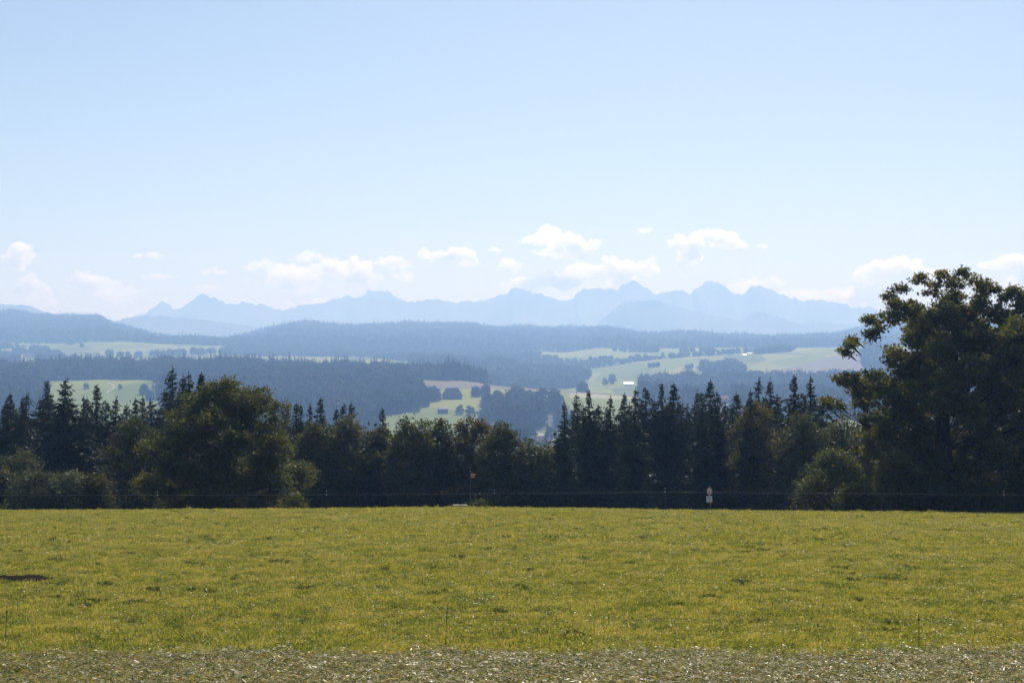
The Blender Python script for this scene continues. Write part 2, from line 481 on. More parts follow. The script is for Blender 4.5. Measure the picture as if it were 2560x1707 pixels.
for k, (nm, mt, lb) in enumerate([('valley_pasture', 'pasture', 'hazy green pastures across the valley'), ('ploughed_field', 'plough', 'brown ploughed fields in the valley'),
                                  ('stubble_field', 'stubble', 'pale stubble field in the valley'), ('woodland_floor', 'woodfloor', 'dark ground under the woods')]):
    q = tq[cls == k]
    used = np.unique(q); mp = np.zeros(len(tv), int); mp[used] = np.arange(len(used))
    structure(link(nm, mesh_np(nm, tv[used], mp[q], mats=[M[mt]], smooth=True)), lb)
MB().box((0, 6750, -170.5), (45900, 17400, 1)).build('ground', M['pasture']); structure(bpy.data.objects['ground'])

# ------------------------------------------------------------------ mountains
def ridge(name, label, pts, Y, half, seed, rough=1.0, ux=(-1700, 4300), mat='rock', du=4.0):
    us = np.arange(ux[0], ux[1], du)
    vtop = lin(us, pts)
    ztop = (HZ - vtop) / F * Y
    s = np.concatenate([np.linspace(-1, 0, 15), np.linspace(0, 1, 8)[1:]])
    US, S = np.meshgrid(us, s)
    base = -172.0
    t = 1 - np.abs(S)
    prof = np.where(S <= 0, t ** 1.25, t)
    h = ztop[None, :] - base
    n = fbm(US / 60.0, S * 3.0, seed, 5) * rough
    Z = base + h * np.clip(prof + 0.22 * n * np.sin(np.pi * np.clip(prof, 0, 1)), 0, 1.0)
    Z[S == 0] = np.broadcast_to(ztop, (1, len(us))).ravel() + Y / F * rough * (11.0 * (0.25 - np.abs(fbm(us / 15.0, us * 0, seed + 5, 4))) + 3.5 * fbm(us / 6.0, us * 0, seed + 6, 2))
    YG = Y + S * half + 0.1 * half * fbm(US / 40.0, S * 2, seed + 9, 3) * (1 - t)
    XG = (US - 1280) / F * Y
    return structure(link(name, grid_mesh(name, XG, YG, Z, [M[mat]], smooth=False)), label)

ALPS = [(-1700, 800), (-900, 770), (-400, 800), (-100, 850), (250, 860), (320, 800), (338, 791), (368, 781), (388, 766), (403, 752), (420, 764), (440, 773), (463, 763), (477, 751), (495, 737), (507, 736), (527, 742), (547, 750), (570, 760), (592, 760), (609, 755), (637, 761), (657, 762), (681, 771), (706, 777), (726, 772), (751, 764), (786, 762), (834, 752), (900, 747), (960, 747), (1013, 754), (1038, 756), (1068, 750), (1088, 744), (1113, 751), (1143, 756), (1177, 754), (1217, 749), (1237, 746), (1252, 736), (1267, 735), (1282, 720), (1312, 725), (1332, 731), (1362, 739), (1391, 750), (1416, 753), (1431, 749), (1441, 734), (1456, 724), (1496, 721), (1541, 725), (1549, 724), (1554, 714), (1569, 708), (1579, 703), (1599, 708), (1619, 723), (1641, 739), (1654, 734), (1674, 731), (1681, 725), (1703, 726), (1726, 738), (1738, 720), (1758, 709), (1780, 699), (1798, 708), (1818, 721), (1840, 737), (1858, 735), (1877, 716), (1897, 715), (1922, 724), (1952, 732), (1979, 750), (1989, 742), (2012, 753), (2032, 749), (2062, 750), (2096, 758), (2136, 769), (2166, 766), (2201, 779), (2300, 770), (2400, 780), (2600, 765), (2900, 740), (3400, 760), (4300, 770)]
ridge('mountains', 'pale blue jagged alpine range on the skyline', ALPS, 12800, 1700, 5)
ridge('far_mountains', 'paler peaks behind the main range', [(-1700, 850), (700, 850), (800, 765), (834, 749), (869, 739), (889, 740), (909, 734), (919, 725), (928, 728), (939, 729), (950, 726), (969, 728), (988, 739), (1013, 753), (1060, 800), (1300, 850), (4300, 850)], 14800, 500, 15, ux=(500, 1500), du=4)
ridge('foothill', 'blue wooded foothill under the left peaks', [(-1700, 860), (150, 880), (250, 820), (300, 799), (330, 795), (370, 788), (430, 791), (500, 800), (560, 806), (600, 812), (680, 822), (720, 840), (800, 880), (4300, 900)], 9900, 1100, 25, 0.7, ux=(100, 900), du=4)
ridge('foothill', 'pale ridge at the left edge of the skyline', [(-1700, 790), (-700, 765), (-200, 770), (0, 762), (30, 760), (60, 764), (110, 777), (140, 788), (200, 815), (300, 880), (4300, 900)], 10600, 1000, 35, 0.8, ux=(-1700, 360), du=6)
ridge('foothill', 'pale wooded foothill under the right peaks', [(1380, 890), (1480, 822), (1510, 795), (1540, 768), (1560, 757), (1600, 752), (1640, 753), (1700, 770), (1780, 789), (1850, 802), (1880, 786), (1900, 780), (1920, 786), (1950, 795), (2000, 810), (2050, 806), (2100, 812), (2300, 830), (2600, 810), (3200, 800), (4300, 810)], 10800, 1000, 45, 0.8, ux=(1390, 4300), du=6)

# ------------------------------------------------------------------ haze: one box of even air
def haze_mat():
    m, nt, out = new_mat('haze_air')
    p = nt.nodes.new('ShaderNodeVolumePrincipled')
    p.inputs['Color'].default_value = (0.315, 0.52, 0.96, 1)
    p.inputs['Absorption Color'].default_value = (0.73, 0.62, 0.25, 1)
    p.inputs['Density'].default_value = 0.00021
    p.inputs['Anisotropy'].default_value = 0.25
    nt.links.new(p.outputs[0], out.inputs['Volume'])
    return m
hz = MB().box((0, 6750, 304), (46000, 17500, 952)).build('haze', haze_mat())
stuff(hz, 'pale blue haze filling the air over the valley', 'haze')

# ------------------------------------------------------------------ clouds
def cloud_mat():
    m, nt, out = new_mat('cloud_vapour')
    p = nt.nodes.new('ShaderNodeVolumePrincipled')
    p.inputs['Color'].default_value = (1, 1, 1, 1)
    p.inputs['Density'].default_value = 0.013
    p.inputs['Anisotropy'].default_value = 0.55
    nt.links.new(p.outputs[0], out.inputs['Volume'])
    return m
M['cloud'] = cloud_mat()
ctex = bpy.data.textures.new('cloud_lumps', 'CLOUDS'); ctex.noise_scale = 112; ctex.noise_depth = 3
ctex2 = bpy.data.textures.new('cloud_fine_lumps', 'CLOUDS'); ctex2.noise_scale = 40; ctex2.noise_depth = 2
def cloud(label, lobes, Y=17200, seed=1, flat=0.75):
    r = random.Random(seed)
    bm = bmesh.new()
    u0 = sum(l[0] for l in lobes) / len(lobes); v0 = sum(l[1] for l in lobes) / len(lobes)
    org = Vector(at(u0, v0, Y))
    k = Y / F
    for (u, v, w, h) in lobes:
        w *= 1.12; h *= 1.3
        n = max(4, int(w / h * 4))
        for i in range(n):
            t = (i + 0.5) / n * 2 - 1
            rr = h * 0.5 * math.sqrt(max(0.12, 1 - t * t)) * r.uniform(0.5, 0.8)
            x = u + t * (w * 0.5 - rr * 0.5); z = v + r.uniform(-0.2, 0.3) * h * (1 - abs(t))
            c = Vector(at(x, z, Y)) - org + Vector((0, r.uniform(-0.3, 0.3) * h * k, 0))
            bmesh.ops.create_icosphere(bm, subdivisions=2, radius=rr * k, matrix=Matrix.Translation(c) @ Matrix.Diagonal((1.15, 0.55, flat, 1)))
            for q in range(6):
                ph = r.uniform(0, 6.283); r2 = rr * r.uniform(0.22, 0.5)
                c2 = c + Vector((math.cos(ph) * rr * 1.0, r.uniform(-0.5, 0.5) * rr, math.sin(ph) * rr * 0.75)) * k
                bmesh.ops.create_icosphere(bm, subdivisions=2, radius=r2 * k, matrix=Matrix.Translation(c2) @ Matrix.Diagonal((1.1, 0.9, 0.85, 1)))
    me = bpy.data.meshes.new('cloud'); bm.to_mesh(me); bm.free()
    me.materials.append(M['cloud'])
    o = link('cloud', me, loc=org)
    md = o.modifiers.new('remesh', 'REMESH'); md.mode = 'VOXEL'; md.voxel_size = max(9.0, min(l[3] for l in lobes) * k / 14)
    d = o.modifiers.new('lumps', 'DISPLACE'); d.texture = ctex; d.texture_coords = 'GLOBAL'; d.strength = min(90, 0.5 * min(l[3] for l in lobes) * k); d.mid_level = 0.45
    d2 = o.modifiers.new('fine_lumps', 'DISPLACE'); d2.texture = ctex2; d2.texture_coords = 'GLOBAL'; d2.strength = min(42, 0.3 * min(l[3] for l in lobes) * k); d2.mid_level = 0.5
    return tag(o, label, 'cloud', 'small cumulus clouds over the mountains')
CLOUDS = [
    ('rounded cloud high at the left edge of the picture', [(45, 640, 95, 50), (48, 620, 50, 40)]),
    ('cloud low at the left edge above the pale ridge', [(75, 725, 90, 50), (70, 705, 55, 40), (110, 750, 70, 40)]),
    ('cloud over the saddle left of the pointed peak', [(215, 700, 80, 55), (275, 722, 110, 55), (300, 745, 80, 30)]),
    ('tiny high cloud pair above the pointed left peak', [(345, 638, 26, 18), (383, 640, 44, 20)]),
    ('faint thin wisp just left above the pointed peak', [(395, 692, 80, 16), (360, 728, 30, 16)]),
    ('small flat cloud above the highest left summit', [(530, 679, 70, 22), (515, 720, 60, 18)]),
    ('largest cloud bank left of centre over the low saddle', [(690, 670, 150, 50), (730, 705, 130, 70), (850, 665, 150, 60), (900, 690, 100, 60), (985, 658, 80, 42), (770, 640, 60, 30), (760, 752, 110, 26), (1010, 690, 60, 30)]),
    ('flat cloud between the large bank and the centre', [(1080, 636, 90, 28), (1150, 635, 70, 40), (1170, 655, 50, 30)]),
    ('bright cloud high above the centre right', [(1330, 604, 80, 26), (1385, 590, 90, 45), (1450, 605, 100, 60), (1400, 630, 130, 30)]),
    ('small round cloud below left of the bright centre cloud', [(1275, 665, 55, 36), (1240, 624, 40, 18)]),
    ('towering cloud behind the flat shouldered mountain', [(1310, 715, 110, 40), (1390, 700, 130, 50), (1450, 680, 80, 60), (1545, 670, 90, 60), (1550, 700, 60, 60)]),
    ('soft puff right of the towering cloud', [(1620, 672, 62, 40)]),
    ('boomerang shaped cloud above the highest peak', [(1720, 605, 90, 50), (1790, 590, 100, 45), (1830, 612, 70, 36), (1725, 640, 45, 50), (1715, 668, 26, 36)]),
    ('tiny cloud left of the boomerang cloud', [(1613, 575, 42, 16)]),
    ('tiny lone wisp right of the boomerang cloud', [(1907, 614, 36, 12)]),
    ('rim of cloud rising behind the two right summits', [(1850, 715, 60, 30), (1905, 706, 110, 36), (1995, 735, 90, 40)]),
    ('long low cloud behind the falling right ridge', [(2070, 740, 140, 40), (2140, 735, 90, 50), (2180, 760, 90, 40)]),
    ('big cloud left of the tall oak crown', [(2190, 680, 90, 70), (2250, 665, 110, 60), (2300, 700, 120, 80), (2220, 730, 120, 60)]),
    ('cloud behind the right side of the oak crown', [(2490, 665, 90, 40), (2550, 660, 90, 60), (2600, 700, 140, 80)]),
]
for i, (lb, lobes) in enumerate(CLOUDS):
    cloud(lb, lobes, Y=17200 + 210 * (i % 5), seed=100 + i)

# ------------------------------------------------------------------ distant woods (one mass each)
def wood(name, label, pts, heights, conif, quads, qs, seed, spread=0.24):
    """low trees with leaf sized faces merged into one wood. pts: bases, heights, conif: bool per tree"""
    g = np.random.default_rng(seed)
    V = []; Q = []; VAR = []; MI = []; n0 = 0
    if pts[:, 1].mean() > 900: heights = heights * KD; qs = qs * KD
    for kind in (True, False):
        sel = conif == kind
        b = pts[sel]; h = heights[sel]; N = len(b)
        if N == 0: continue
        t = g.random((N, quads)); ph = g.random((N, quads)) * 2 * np.pi
        jit = g.normal(0, 1, (N, quads, 3))
        if kind:
            t = 0.08 + 0.92 * t ** 1.35
            rr = (1 - t) ** 0.85 * 0.17 * h[:, None] * (0.55 + 0.45 * g.random((N, quads))) + 0.12
            c = np.stack([rr * np.cos(ph), rr * np.sin(ph), t * h[:, None]], -1)
            a = unit(np.stack([np.cos(ph), np.sin(ph), -0.45 + 0 * ph], -1) + 0.35 * jit)
            L = qs * (0.75 + 0.6 * g.random((N, quads))) * (1.1 - 0.6 * t); W = L * 0.55
        else:
            el_ = np.arcsin(np.clip(g.random((N, quads)) * 1.7 - 0.7, -1, 1))
            lump = 1 + 0.25 * np.sin(3 * ph + h[:, None] * 9) * np.cos(2.3 * el_ + h[:, None] * 5)
            rr = (0.72 + 0.3 * g.random((N, quads))) * lump
            wx = spread * h[:, None] * (1 + 0.25 * np.sin(h[:, None] * 37))
            c = np.stack([rr * np.cos(el_) * np.cos(ph) * wx, rr * np.cos(el_) * np.sin(ph) * wx, (0.55 + 0.45 * rr * np.sin(el_)) * h[:, None]], -1)
            a = unit(jit); L = qs * (0.8 + 0.6 * g.random((N, quads))); W = L * 0.8
        side = unit(np.cross(a, unit(g.normal(0, 1, (N, quads, 3)))))
        c = c + b[:, None, :]
        v, q = rhombs(c.reshape(-1, 3), a.reshape(-1, 3), side.reshape(-1, 3), L.ravel(), W.ravel())
        tv_ = g.random((N, 1)) ** 1.3
        V.append(v); Q.append(q + n0); n0 += len(v)
        VAR.append(np.clip(0.6 * tv_ + 0.4 * g.random((N, quads)), 0, 1).ravel()); MI.append(np.full(N * quads, 0 if kind else 1))
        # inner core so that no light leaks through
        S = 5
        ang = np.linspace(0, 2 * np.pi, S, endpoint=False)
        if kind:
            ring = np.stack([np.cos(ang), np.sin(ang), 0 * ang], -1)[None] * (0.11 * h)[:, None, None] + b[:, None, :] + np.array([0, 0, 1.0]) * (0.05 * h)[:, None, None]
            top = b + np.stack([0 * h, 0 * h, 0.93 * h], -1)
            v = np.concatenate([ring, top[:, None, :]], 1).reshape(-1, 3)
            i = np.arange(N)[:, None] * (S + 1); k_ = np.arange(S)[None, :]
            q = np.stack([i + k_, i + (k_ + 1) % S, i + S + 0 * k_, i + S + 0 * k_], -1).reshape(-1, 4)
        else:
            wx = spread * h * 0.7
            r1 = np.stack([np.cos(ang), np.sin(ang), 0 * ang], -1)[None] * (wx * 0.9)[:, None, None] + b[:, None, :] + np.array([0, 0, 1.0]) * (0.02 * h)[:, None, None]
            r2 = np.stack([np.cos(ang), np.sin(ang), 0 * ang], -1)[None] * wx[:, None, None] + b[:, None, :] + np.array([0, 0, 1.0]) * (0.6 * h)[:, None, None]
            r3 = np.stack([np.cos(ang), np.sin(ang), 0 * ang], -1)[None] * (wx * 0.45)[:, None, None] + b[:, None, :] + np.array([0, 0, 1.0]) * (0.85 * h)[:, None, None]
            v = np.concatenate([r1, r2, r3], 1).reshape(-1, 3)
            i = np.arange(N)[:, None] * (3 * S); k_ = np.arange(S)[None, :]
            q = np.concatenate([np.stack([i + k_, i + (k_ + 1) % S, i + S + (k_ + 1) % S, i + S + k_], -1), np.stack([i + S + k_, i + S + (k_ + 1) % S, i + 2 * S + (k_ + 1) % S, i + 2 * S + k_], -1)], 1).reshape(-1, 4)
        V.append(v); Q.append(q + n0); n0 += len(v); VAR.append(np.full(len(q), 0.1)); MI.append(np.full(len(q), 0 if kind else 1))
    q = np.concatenate(Q); var = np.concatenate(VAR); mi = np.concatenate(MI)
    deg = q[:, 2] == q[:, 3]
    order = np.concatenate([np.where(~deg)[0], np.where(deg)[0]])
    me = mesh_np(name, np.concatenate(V), q[~deg], q[deg][:, :3], var[order], [M['far_conifer'], M['far_broadleaf']], mi[order])
    return stuff(link(name, me), label, 'wood')

def scatter(umin, umax, y0, y1, spacing, seed, keep=None):
    g = np.random.default_rng(seed)
    if y0 > 900: y0, y1, spacing = y0 * KD, y1 * KD, spacing * KD
    area = (umax - umin) / F * (y1 * y1 - y0 * y0) / 2
    n = int(area / spacing ** 2)
    u = g.uniform(umin, umax, n); Y = np.sqrt(g.uniform(y0 * y0, y1 * y1, n))
    if keep is not None:
        k = keep(u, Y); u, Y = u[k], Y[k]
    z = terrain_z(u, Y)
    return u, Y, np.stack([(u - 1280) / F * Y, Y, z], -1), g

isw = lambda u, Y: landuse(u, Y) == 3
# wooded hill on the left
u, Y, p, g = scatter(-450, 1225, 1835, 2090, 8.2, 1, isw)
con = g.random(len(u)) < np.clip(0.4 + 0.6 * fbm(u / 130.0, Y / 150, 8, 2) + np.where((u > 600) & (u < 900), 0.25, 0) - np.where(u < 330, 0.3, 0) + np.where(u > 1150, 0.3, 0), 0.03, 0.97)
h = np.where(con, g.uniform(15, 30, len(u)), g.uniform(13, 23, len(u))) * (1 + 0.5 * fbm(u / 45.0, Y / 70, 21, 3))
wood('left_hill_wood', 'dark mixed wood covering the low hill left of centre', p, h * 0.93, con, 76, 2.5, 2, spread=0.4)
u, Y, p, g = scatter(385, 1095, 1180, 1850, 9.2, 3, isw)
con = g.random(len(u)) < np.where(u < 640, 0.35, 0.1)
wood('lower_hill_wood', 'broadleaf wood on the slope below the dark hill', p, np.where(con, 21, g.uniform(11, 21, len(u))) * (1 + 0.5 * fbm(u / 45.0, Y / 70, 22, 3)), con, 72, 2.3, 4, spread=0.36)
u, Y, p, g = scatter(-350, 120, 1180, 1770, 10.0, 5, isw)
con = g.random(len(u)) < 0.15
wood('left_edge_wood', 'broadleaf wood at the left edge below the hill', p, g.uniform(12, 21, len(u)), con, 66, 2.2, 6, spread=0.36)
u, Y, p, g = scatter(1195, 1440, 1180, 1610, 19.0, 51, isw)
con = g.random(len(u)) < 0.12
wood('farm_wood', 'clump of big trees in the hollow right of the farmhouse', p, g.uniform(9, 20, len(u)) * (1 + 0.5 * fbm(u / 25.0, Y / 60, 26, 3)), con, 80, 2.0, 52, spread=0.38)
u, Y, p, g = scatter(1590, 2700, 1400, 2330, 9.5, 7, lambda u, Y: isw(u, Y) & ~((np.abs(u - 1800) < 34) & (Y < 1880 * KD)))
con = g.random(len(u)) < 0.22
wood('right_wood', 'blue hazed wood behind the right conifers', p, np.where(con, g.uniform(14, 24, len(u)), g.uniform(11, 21, len(u))) * (1 + 0.5 * fbm(u / 40.0, Y / 70, 23, 3)), con, 58, 2.7, 8, spread=0.36)
u, Y, p, g = scatter(560, 2240, 2050, 3860, 13.0, 9, lambda u, Y: isw(u, Y) & ((u < 1480) | (Y > 2450 * KD)))
con = g.random(len(u)) < 0.25
wood('valley_wood', 'hazy wooded slopes and tree belts in the middle of the valley', p, np.where(Y > 3050 * KD, 0.55, 1.0) * g.uniform(10, 21, len(u)) * (1 + 0.6 * fbm(u / 50.0, Y / 90, 24, 3)), con, 34, 3.6, 10, spread=0.42)
u, Y, p, g = scatter(-700, 3300, 3860, 6080, 21.0, 11, isw)
con = g.random(len(u)) < np.clip(0.5 + 0.9 * fbm(u / 120.0, Y / 300, 18, 3), 0.05, 0.95); hv = 1 + 0.55 * fbm(u / 60.0, Y / 200, 28, 3)
wood('ridge_wood', 'blue wooded ridge below the mountains', p, hv * np.where(con, g.uniform(17, 32, len(u)), g.uniform(15, 24, len(u))), con, 26, 5.2, 12, spread=0.38)

# hedges and copses between the far fields
def copse(name, label, blobs, seed, quads=44, qs=2.6, con_p=0.15, hr=(9, 17)):
    g = np.random.default_rng(seed); U = []; YV = []
    for (uu, v, w, dY, n, y0, y1) in blobs:
        Yc = find_Y(uu, v, y0, y1)
        for _ in range(int(n * 1.4)):
            U.append(uu + g.uniform(-w / 2, w / 2)); YV.append(Yc + g.uniform(-dY / 2, dY / 2))
    U = np.array(U); YV = np.array(YV)
    p = np.stack([(U - 1280) / F * YV, YV, terrain_z(U, YV)], -1)
    con = g.random(len(U)) < con_p
    return wood(name, label, p, g.uniform(hr[0], hr[1], len(U)), con, quads, qs, seed + 1, spread=0.45)
copse('hedgerow', 'tree clumps along the upper right field edge', [(1550, 878, 40, 40, 7, 3400, 3900), (1590, 878, 40, 40, 8, 3400, 3900), (1625, 879, 40, 40, 8, 3400, 3900), (1720, 880, 40, 40, 8, 3400, 3900), (1770, 880, 50, 40, 9, 3400, 3900), (1920, 884, 60, 50, 16, 3200, 3900), (1945, 880, 50, 50, 12, 3200, 3900), (1975, 882, 20, 20, 2, 3200, 3900)], 62, hr=(9, 17))
copse('copse', 'small clump beside the left edge of the right slope', [(1635, 918, 24, 30, 5, 2500, 3100), (1725, 922, 26, 30, 5, 2500, 3100)], 66, hr=(7, 11))
copse('village_trees', 'hazy trees among the far left village roofs', [(20, 892, 60, 80, 12, 2900, 3700), (60, 885, 60, 60, 12, 3000, 3700), (90, 892, 60, 60, 12, 2900, 3700), (135, 893, 46, 50, 12, 2900, 3600), (120, 905, 60, 60, 10, 2800, 3400), (30, 905, 80, 60, 12, 2700, 3400), (175, 905, 60, 40, 8, 2700, 3300), (240, 905, 40, 40, 6, 2700, 3300), (285, 892, 40, 40, 9, 2900, 3500), (335, 893, 36, 40, 7, 2900, 3500), (400, 890, 50, 40, 8, 2900, 3500), (440, 888, 60, 40, 10, 2900, 3500), (500, 886, 60, 60, 14, 2900, 3600), (550, 884, 60, 60, 14, 2900, 3600), (100, 878, 50, 40, 7, 3200, 3800), (30, 872, 80, 40, 8, 3300, 3800), (175, 862, 20, 20, 3, 3500, 3850), (210, 868, 16, 16, 2, 3500, 3850)], 70, hr=(10, 19), con_p=0.25)

# dense wood right behind the near tree line, only its dark inside shows between the trees
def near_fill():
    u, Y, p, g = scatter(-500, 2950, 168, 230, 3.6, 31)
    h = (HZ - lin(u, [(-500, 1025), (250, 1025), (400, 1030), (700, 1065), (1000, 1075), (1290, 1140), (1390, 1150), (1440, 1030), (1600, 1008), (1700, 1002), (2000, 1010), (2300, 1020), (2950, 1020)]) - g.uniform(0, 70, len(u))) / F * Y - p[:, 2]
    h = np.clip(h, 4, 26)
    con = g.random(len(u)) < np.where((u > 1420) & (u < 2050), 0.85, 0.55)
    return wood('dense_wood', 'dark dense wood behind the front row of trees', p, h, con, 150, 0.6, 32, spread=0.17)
near_fill()

# ------------------------------------------------------------------ near trees
def spruce_proto(seed, H=20.0, r0=3.6, gaps=0.0, droop=0.35):
    g = np.random.default_rng(seed)
    lines = []; k = 9
    zz = np.linspace(0, H, k); wob = np.cumsum(g.normal(0, 0.03, (k, 2)), 0)
    trunk = np.stack([wob[:, 0], wob[:, 1], zz], -1)
    lines.append((trunk, np.interp(zz, [0, H], [0.26, 0.02])))
    C = []; A = []; S = []; LL = []; WW = []
    z = 0.05 * H
    while z < H - 0.15:
        t = z / H
        rad = r0 * 1.5 * (1 - t) ** 0.95 + 0.1
        nb = g.integers(7, 12) if t < 0.85 else g.integers(5, 8)
        for b in range(nb):
            if g.random() < gaps: continue
            ph = g.uniform(0, 2 * np.pi)
            z0 = z + g.normal(0, 0.16)
            L = rad * g.uniform(0.45, 1.15) * (1 + 0.22 * math.sin(3 * ph + seed + 0.8 * z))
            m = max(3, int(L / 0.24))
            s = np.linspace(0.08, 1, m)
            dr = droop * g.uniform(0.7, 1.3)
            x = L * s
            zc_ = z0 - dr * L * s ** 1.1 + 0.28 * L * s ** 3 + (0.5 * L * s if t > 0.9 else 0)
            px_ = np.interp(z, zz, trunk[:, 0]) + x * np.cos(ph); py_ = np.interp(z, zz, trunk[:, 1]) + x * np.sin(ph)
            br = np.stack([px_, py_, zc_], -1)
            if L > 1.0: lines.append((br[::max(1, m // 4)], np.linspace(0.045, 0.01, len(br[::max(1, m // 4)]))))
            d = np.array([np.cos(ph), np.sin(ph), -dr * 0.6]); sd = np.array([-np.sin(ph), np.cos(ph), 0])
            sc_ = min(1.0, 0.4 + L / 3.2)
            for rep in range(4):
                cc = br + g.normal(0, 0.04, br.shape)
                sgn = g.choice([-1, 1], m)[:, None]
                dirv = unit(d[None] * g.uniform(0.35, 1.0, (m, 1)) + sd[None] * sgn * g.uniform(0.1, 0.75, (m, 1)) + np.array([0, 0, -1.0])[None] * g.uniform(0.0, 0.8, (m, 1)))
                ln = (0.36 + 0.34 * np.sin(np.pi * np.clip(s, 0.1, 0.9))) * g.uniform(0.6, 1.3, m) * sc_
                C.append(cc + dirv * (ln * 0.42)[:, None]); A.append(dirv)
                S.append(unit(np.cross(dirv, g.normal(0, 1, (m, 3)))))
                LL.append(ln); WW.append(ln * g.uniform(0.22, 0.42, m))
        z += 0.2 + 0.2 * g.random() * (1.2 - t)
    # leader
    C.append(trunk[-1:] + np.array([[0, 0, 0.2]])); A.append(np.array([[0, 0, 1.0]])); S.append(np.array([[1.0, 0, 0]])); LL.append(np.array([0.6])); WW.append(np.array([0.09]))
    v, q = rhombs(np.concatenate(C), np.concatenate(A), np.concatenate(S), np.concatenate(LL), np.concatenate(WW))
    crown = mesh_np('crown', v, q, var=np.clip(g.normal(0.4, 0.22, len(q)), 0, 1), mats=[M['spruce']])
    tvv, tqq = tubes(lines, 5)
    trunk_me = mesh_np('trunk', tvv, tqq, mats=[M['bark']], smooth=True)
    return crown, trunk_me

def lobed_tree(seed, lobes, mat, leaf=0.17, sub=12, per=38, trunk_pts=None, trunk_r=0.35, fork=0.35, tight=1.0, hang=0.0, limb_r=0.12, limb_p=0.4):
    """crown of leaf clumps: lobes = [(x, y, z, r)] about the trunk base"""
    g = np.random.default_rng(seed)
    lob = np.array(lobes, float)
    C = []; N = []; lines = []
    H = lob[:, 2].max()
    if trunk_pts is None:
        top = np.array([lob[:, 0].mean(), lob[:, 1].mean(), H * 0.82])
        s = np.linspace(0, 1, 8)[:, None]
        trunk_pts = top * s + np.cumsum(g.normal(0, 0.06, (8, 3)), 0) * (s > 0)
    trunk_pts = np.array(trunk_pts, float)
    kk = len(trunk_pts)
    lines.append((trunk_pts, trunk_r * np.linspace(1, 0.2, kk) ** 0.8))
    VAR = []
    for (x, y, z, r) in lob:
        c0 = np.array([x, y, z])
        # limb from the trunk to the lobe
        zt = max(fork * H * 0.6, min(z - 0.55 * math.hypot(x, y), trunk_pts[-1, 2]))
        i = int(np.argmin(np.abs(trunk_pts[:, 2] - zt)))
        a = trunk_pts[i]; mid = a * 0.45 + c0 * 0.55 + np.array([0, 0, -0.10 * np.linalg.norm(c0 - a)]) + g.normal(0, 0.15, 3)
        tt = np.linspace(0, 1, 6)[:, None]
        ln = (1 - tt) ** 2 * a + 2 * tt * (1 - tt) * mid + tt ** 2 * c0
        ln[1:-1] += g.normal(0, 0.14, (4, 3))
        if g.random() < limb_p: lines.append((ln, np.linspace(limb_r * (0.6 + 0.25 * r), 0.03, 6)))
        ns = max(7, int(sub * r ** 1.5))
        d = unit(g.normal(0, 1, (ns, 3)) + np.array([0, 0, 0.25]))
        cs = c0 + d * r * (g.random((ns, 1)) ** 0.45) * np.array([1.1, 1.1, 0.85])
        lv = g.uniform(-0.15, 0.15)
        for c in cs:
            lines.append((np.array([ln[4] * 0.6 + c0 * 0.4, (c0 + c) / 2 + g.normal(0, 0.08, 3), c]), np.array([0.03, 0.02, 0.008])))
            n = int(per * g.uniform(0.6, 1.3))
            off = g.normal(0, 1, (n, 3)) * np.array([0.34, 0.34, 0.22]) * tight
            off[:, 2] -= hang * np.hypot(off[:, 0], off[:, 1])
            C.append(c + off); N.append(unit(off + (c - c0) * 0.25 + g.normal(0, 0.35, (n, 3))))
            VAR.append(np.clip(g.normal(0.42 + lv, 0.2, n), 0, 1))
    C = np.concatenate(C); N = np.concatenate(N); n = len(C)
    a = unit(N + np.array([0, 0, -0.25]) + g.normal(0, 0.45, (n, 3)))
    b = unit(np.cross(a, unit(g.normal(0, 1, (n, 3)) + np.array([0.0, 0, 0.9]))))
    L = leaf * (0.55 + 1.1 * g.random(n) ** 1.5); W = L * g.uniform(0.5, 0.8, n)
    v, q = rhombs(C, a, b, L, W)
    crown = mesh_np('crown', v, q, var=np.concatenate(VAR), mats=[M[mat]])
    tvv, tqq = tubes(lines[:1] + [l for l in lines[1:] if len(l[0]) > 3], 7)
    t2, q2 = tubes([l for l in lines[1:] if len(l[0]) == 3], 3)
    trunk_me = mesh_np('trunk', np.concatenate([tvv, t2]), np.concatenate([tqq, q2 + len(tvv)]), mats=[M['bark']], smooth=True)
    return crown, trunk_me

def random_lobes(seed, H, Rx, n, base=0.12, power=2.0, rl=(0.8, 1.5), Ry=None, gap=0.56, dome=None):
    g = np.random.default_rng(seed); out = []
    Ry = Ry or Rx
    tries = 0
    while len(out) < n and tries < 20000:
        tries += 1
        z = g.uniform(base * H, H)
        t = (z / H - base) / (1 - base)
        env = (1 - abs(2 * t - 0.85) ** power / (1.15 ** power)) if t > 0.42 else (0.72 + 0.28 * t / 0.42)
        env = max(env, 0.0) ** 0.6
        if dome: env = max(0.0, 1 - (max(0.0, t - 0.3) / 0.7) ** dome) ** 0.7 * (0.85 + 0.15 * min(1, t / 0.3))
        ph = g.uniform(0, 2 * np.pi); rr = g.random() ** 0.4
        bump = 1 + 0.2 * math.sin(3 * ph + seed) * math.cos(5 * t + seed) + 0.12 * math.sin(7 * ph + 2 * seed) * math.sin(9 * t + seed)
        x, y = Rx * env * rr * math.cos(ph) * bump, Ry * env * rr * math.sin(ph) * bump
        r = g.uniform(*rl) * (0.75 + 0.25 * (1 - t))
        if all((x - o[0]) ** 2 + (y - o[1]) ** 2 + (z - o[2]) ** 2 > (gap * (r + o[3])) ** 2 for o in out):
            out.append((x, y, z - 0.4 * r, r))
    return out

def plant_tree(name, label, cat, protos, loc, scale, rotz, group=None, flatx=1.0):
    crown, trunk = protos
    t = thing(name, label, cat, loc, rotz, group)
    t.scale = (scale[0], scale[0], scale[1]) if isinstance(scale, tuple) else (scale,) * 3
    link('trunk', trunk, t); link('crown', crown, t)
    return t

